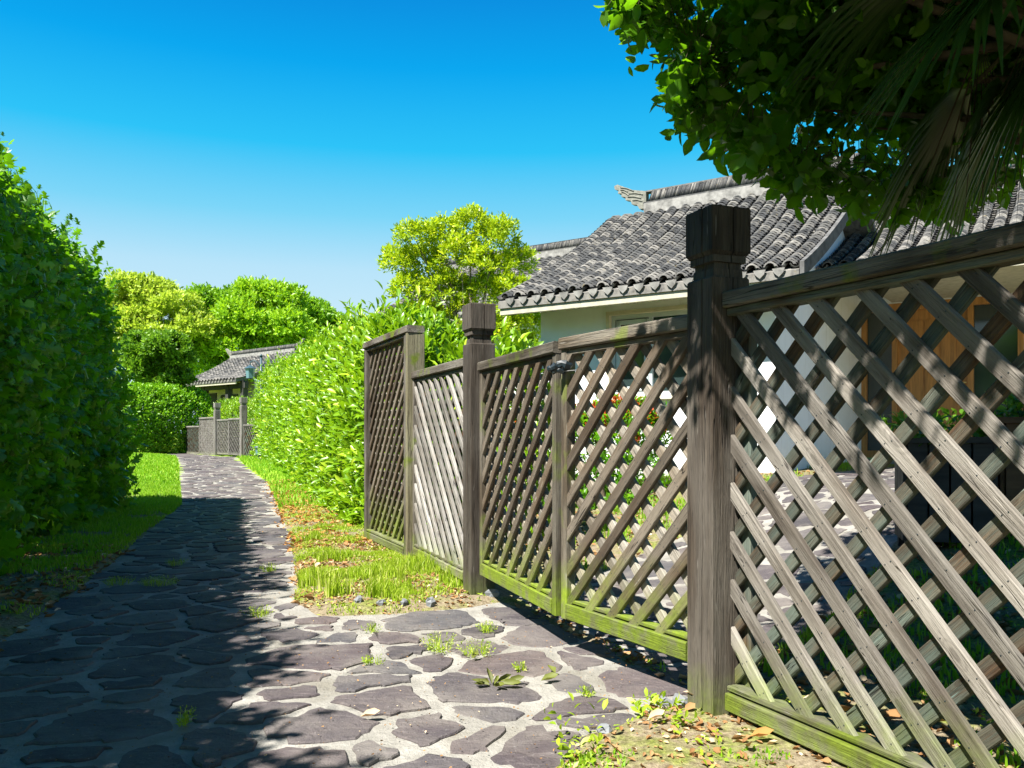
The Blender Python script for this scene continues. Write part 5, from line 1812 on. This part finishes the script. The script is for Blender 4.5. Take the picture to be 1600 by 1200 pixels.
for px, py, L_, an, lab, mt in ((845, 1070, .075, .3, 'loose pale green leaf right of the wilted cluster', 'wilt'), (868, 1058, .065, 2.0, 'curled yellow-green leaf beside a path joint', 'wilt'), (738, 1035, .06, 1.2, 'small green leaf behind the wilted cluster', 'wilt'),
                                (563, 1127, .07, .1, 'pale yellow fallen leaf on the shadow edge of the path', 'litter'), (1012, 1148, .07, .5, 'tan dry leaf on the dirt left of the near post', 'litter'), (1250, 1180, .08, .4, 'large tan dry leaf under the near lattice panel', 'litter'),
                                (1105, 1118, .08, 2.5, 'pale dry leaf leaning on the foot of the near post', 'litter'), (1172, 1175, .075, .0, 'orange dry leaf at the bottom below the near lattice', 'orange')):
    x, y = gp(px, py)
    z = float(soil_z([(x, y)])[0]) + .02 if pdist([(x, y)], PATH)[0] > 0 else .016
    v, f, tn = leaf_geo(np.array([[x, y, z]]), np.array([[math.cos(an), math.sin(an), .05]]), np.array([[.1, -.3, 1.0]]), L_, L_ * .5, 'curl')
    me = npmesh('fallen_leaf', v, f, np.full(len(tn), .6 if mt != 'litter' else .9)); me.materials.append(M[mt])
    tag(link('fallen_leaf', me), lab, 'leaf')

# chips of slate on the dirt
chips = ((1063, 1108, .045, 'upright pale slate chip left of the nearest post'), (1035, 1100, .04, 'dark angular stone chip near the nearest post'), (672, 950, .05, 'grey stone chip at the edge of the grass patch'), (632, 952, .035, 'small grey stone at the front edge of the grass'),
         (770, 937, .05, 'flat grey stone chip right of the brown post'), (596, 953, .035, 'rounded pebble half sunk beside the path apron'), (560, 950, .04, 'low grey stone at the corner of the grass patch'), (945, 1150, .035, 'small slate chip at the near dirt edge'), (950, 1120, .02, 'little pale pebble beside the dirt edge'))
for px, py, s, lab in chips:
    x, y = gp(px, py)
    z = float(soil_z([(x, y)])[0])
    V = []; n = 6
    for k, (zz_, rr_) in enumerate(((-.3, .9), (.35, 1.0), (.75, .6))):
        for q in range(n):
            a = q / n * 6.283 + .2 * k
            r_ = rr_ * RND.uniform(.7, 1.15)
            V.append((s * r_ * math.cos(a), s * .7 * r_ * math.sin(a), s * zz_ * RND.uniform(.8, 1.2)))
    F = [(k * n + q, k * n + (q + 1) % n, (k + 1) * n + (q + 1) % n, (k + 1) * n + q) for k in range(2) for q in range(n)] + [tuple(range(2 * n, 3 * n)), tuple(range(n))[::-1]]
    me = bpy.data.meshes.new('stone_chip'); me.from_pydata(V, [], F); me.update()
    tag(link('stone_chip', me, None, Matrix.Translation((x, y, z)) @ Matrix.Rotation(RND.uniform(0, 3), 4, 'Z') @ Matrix.Rotation(RND.uniform(-.4, .4), 4, 'X'), M['chip']), lab, 'stone', 'stone chips by the path')
print('objects', len(bpy.data.objects), 'tris', sum(len(o.data.polygons) for o in bpy.data.objects if o.type == 'MESH'))
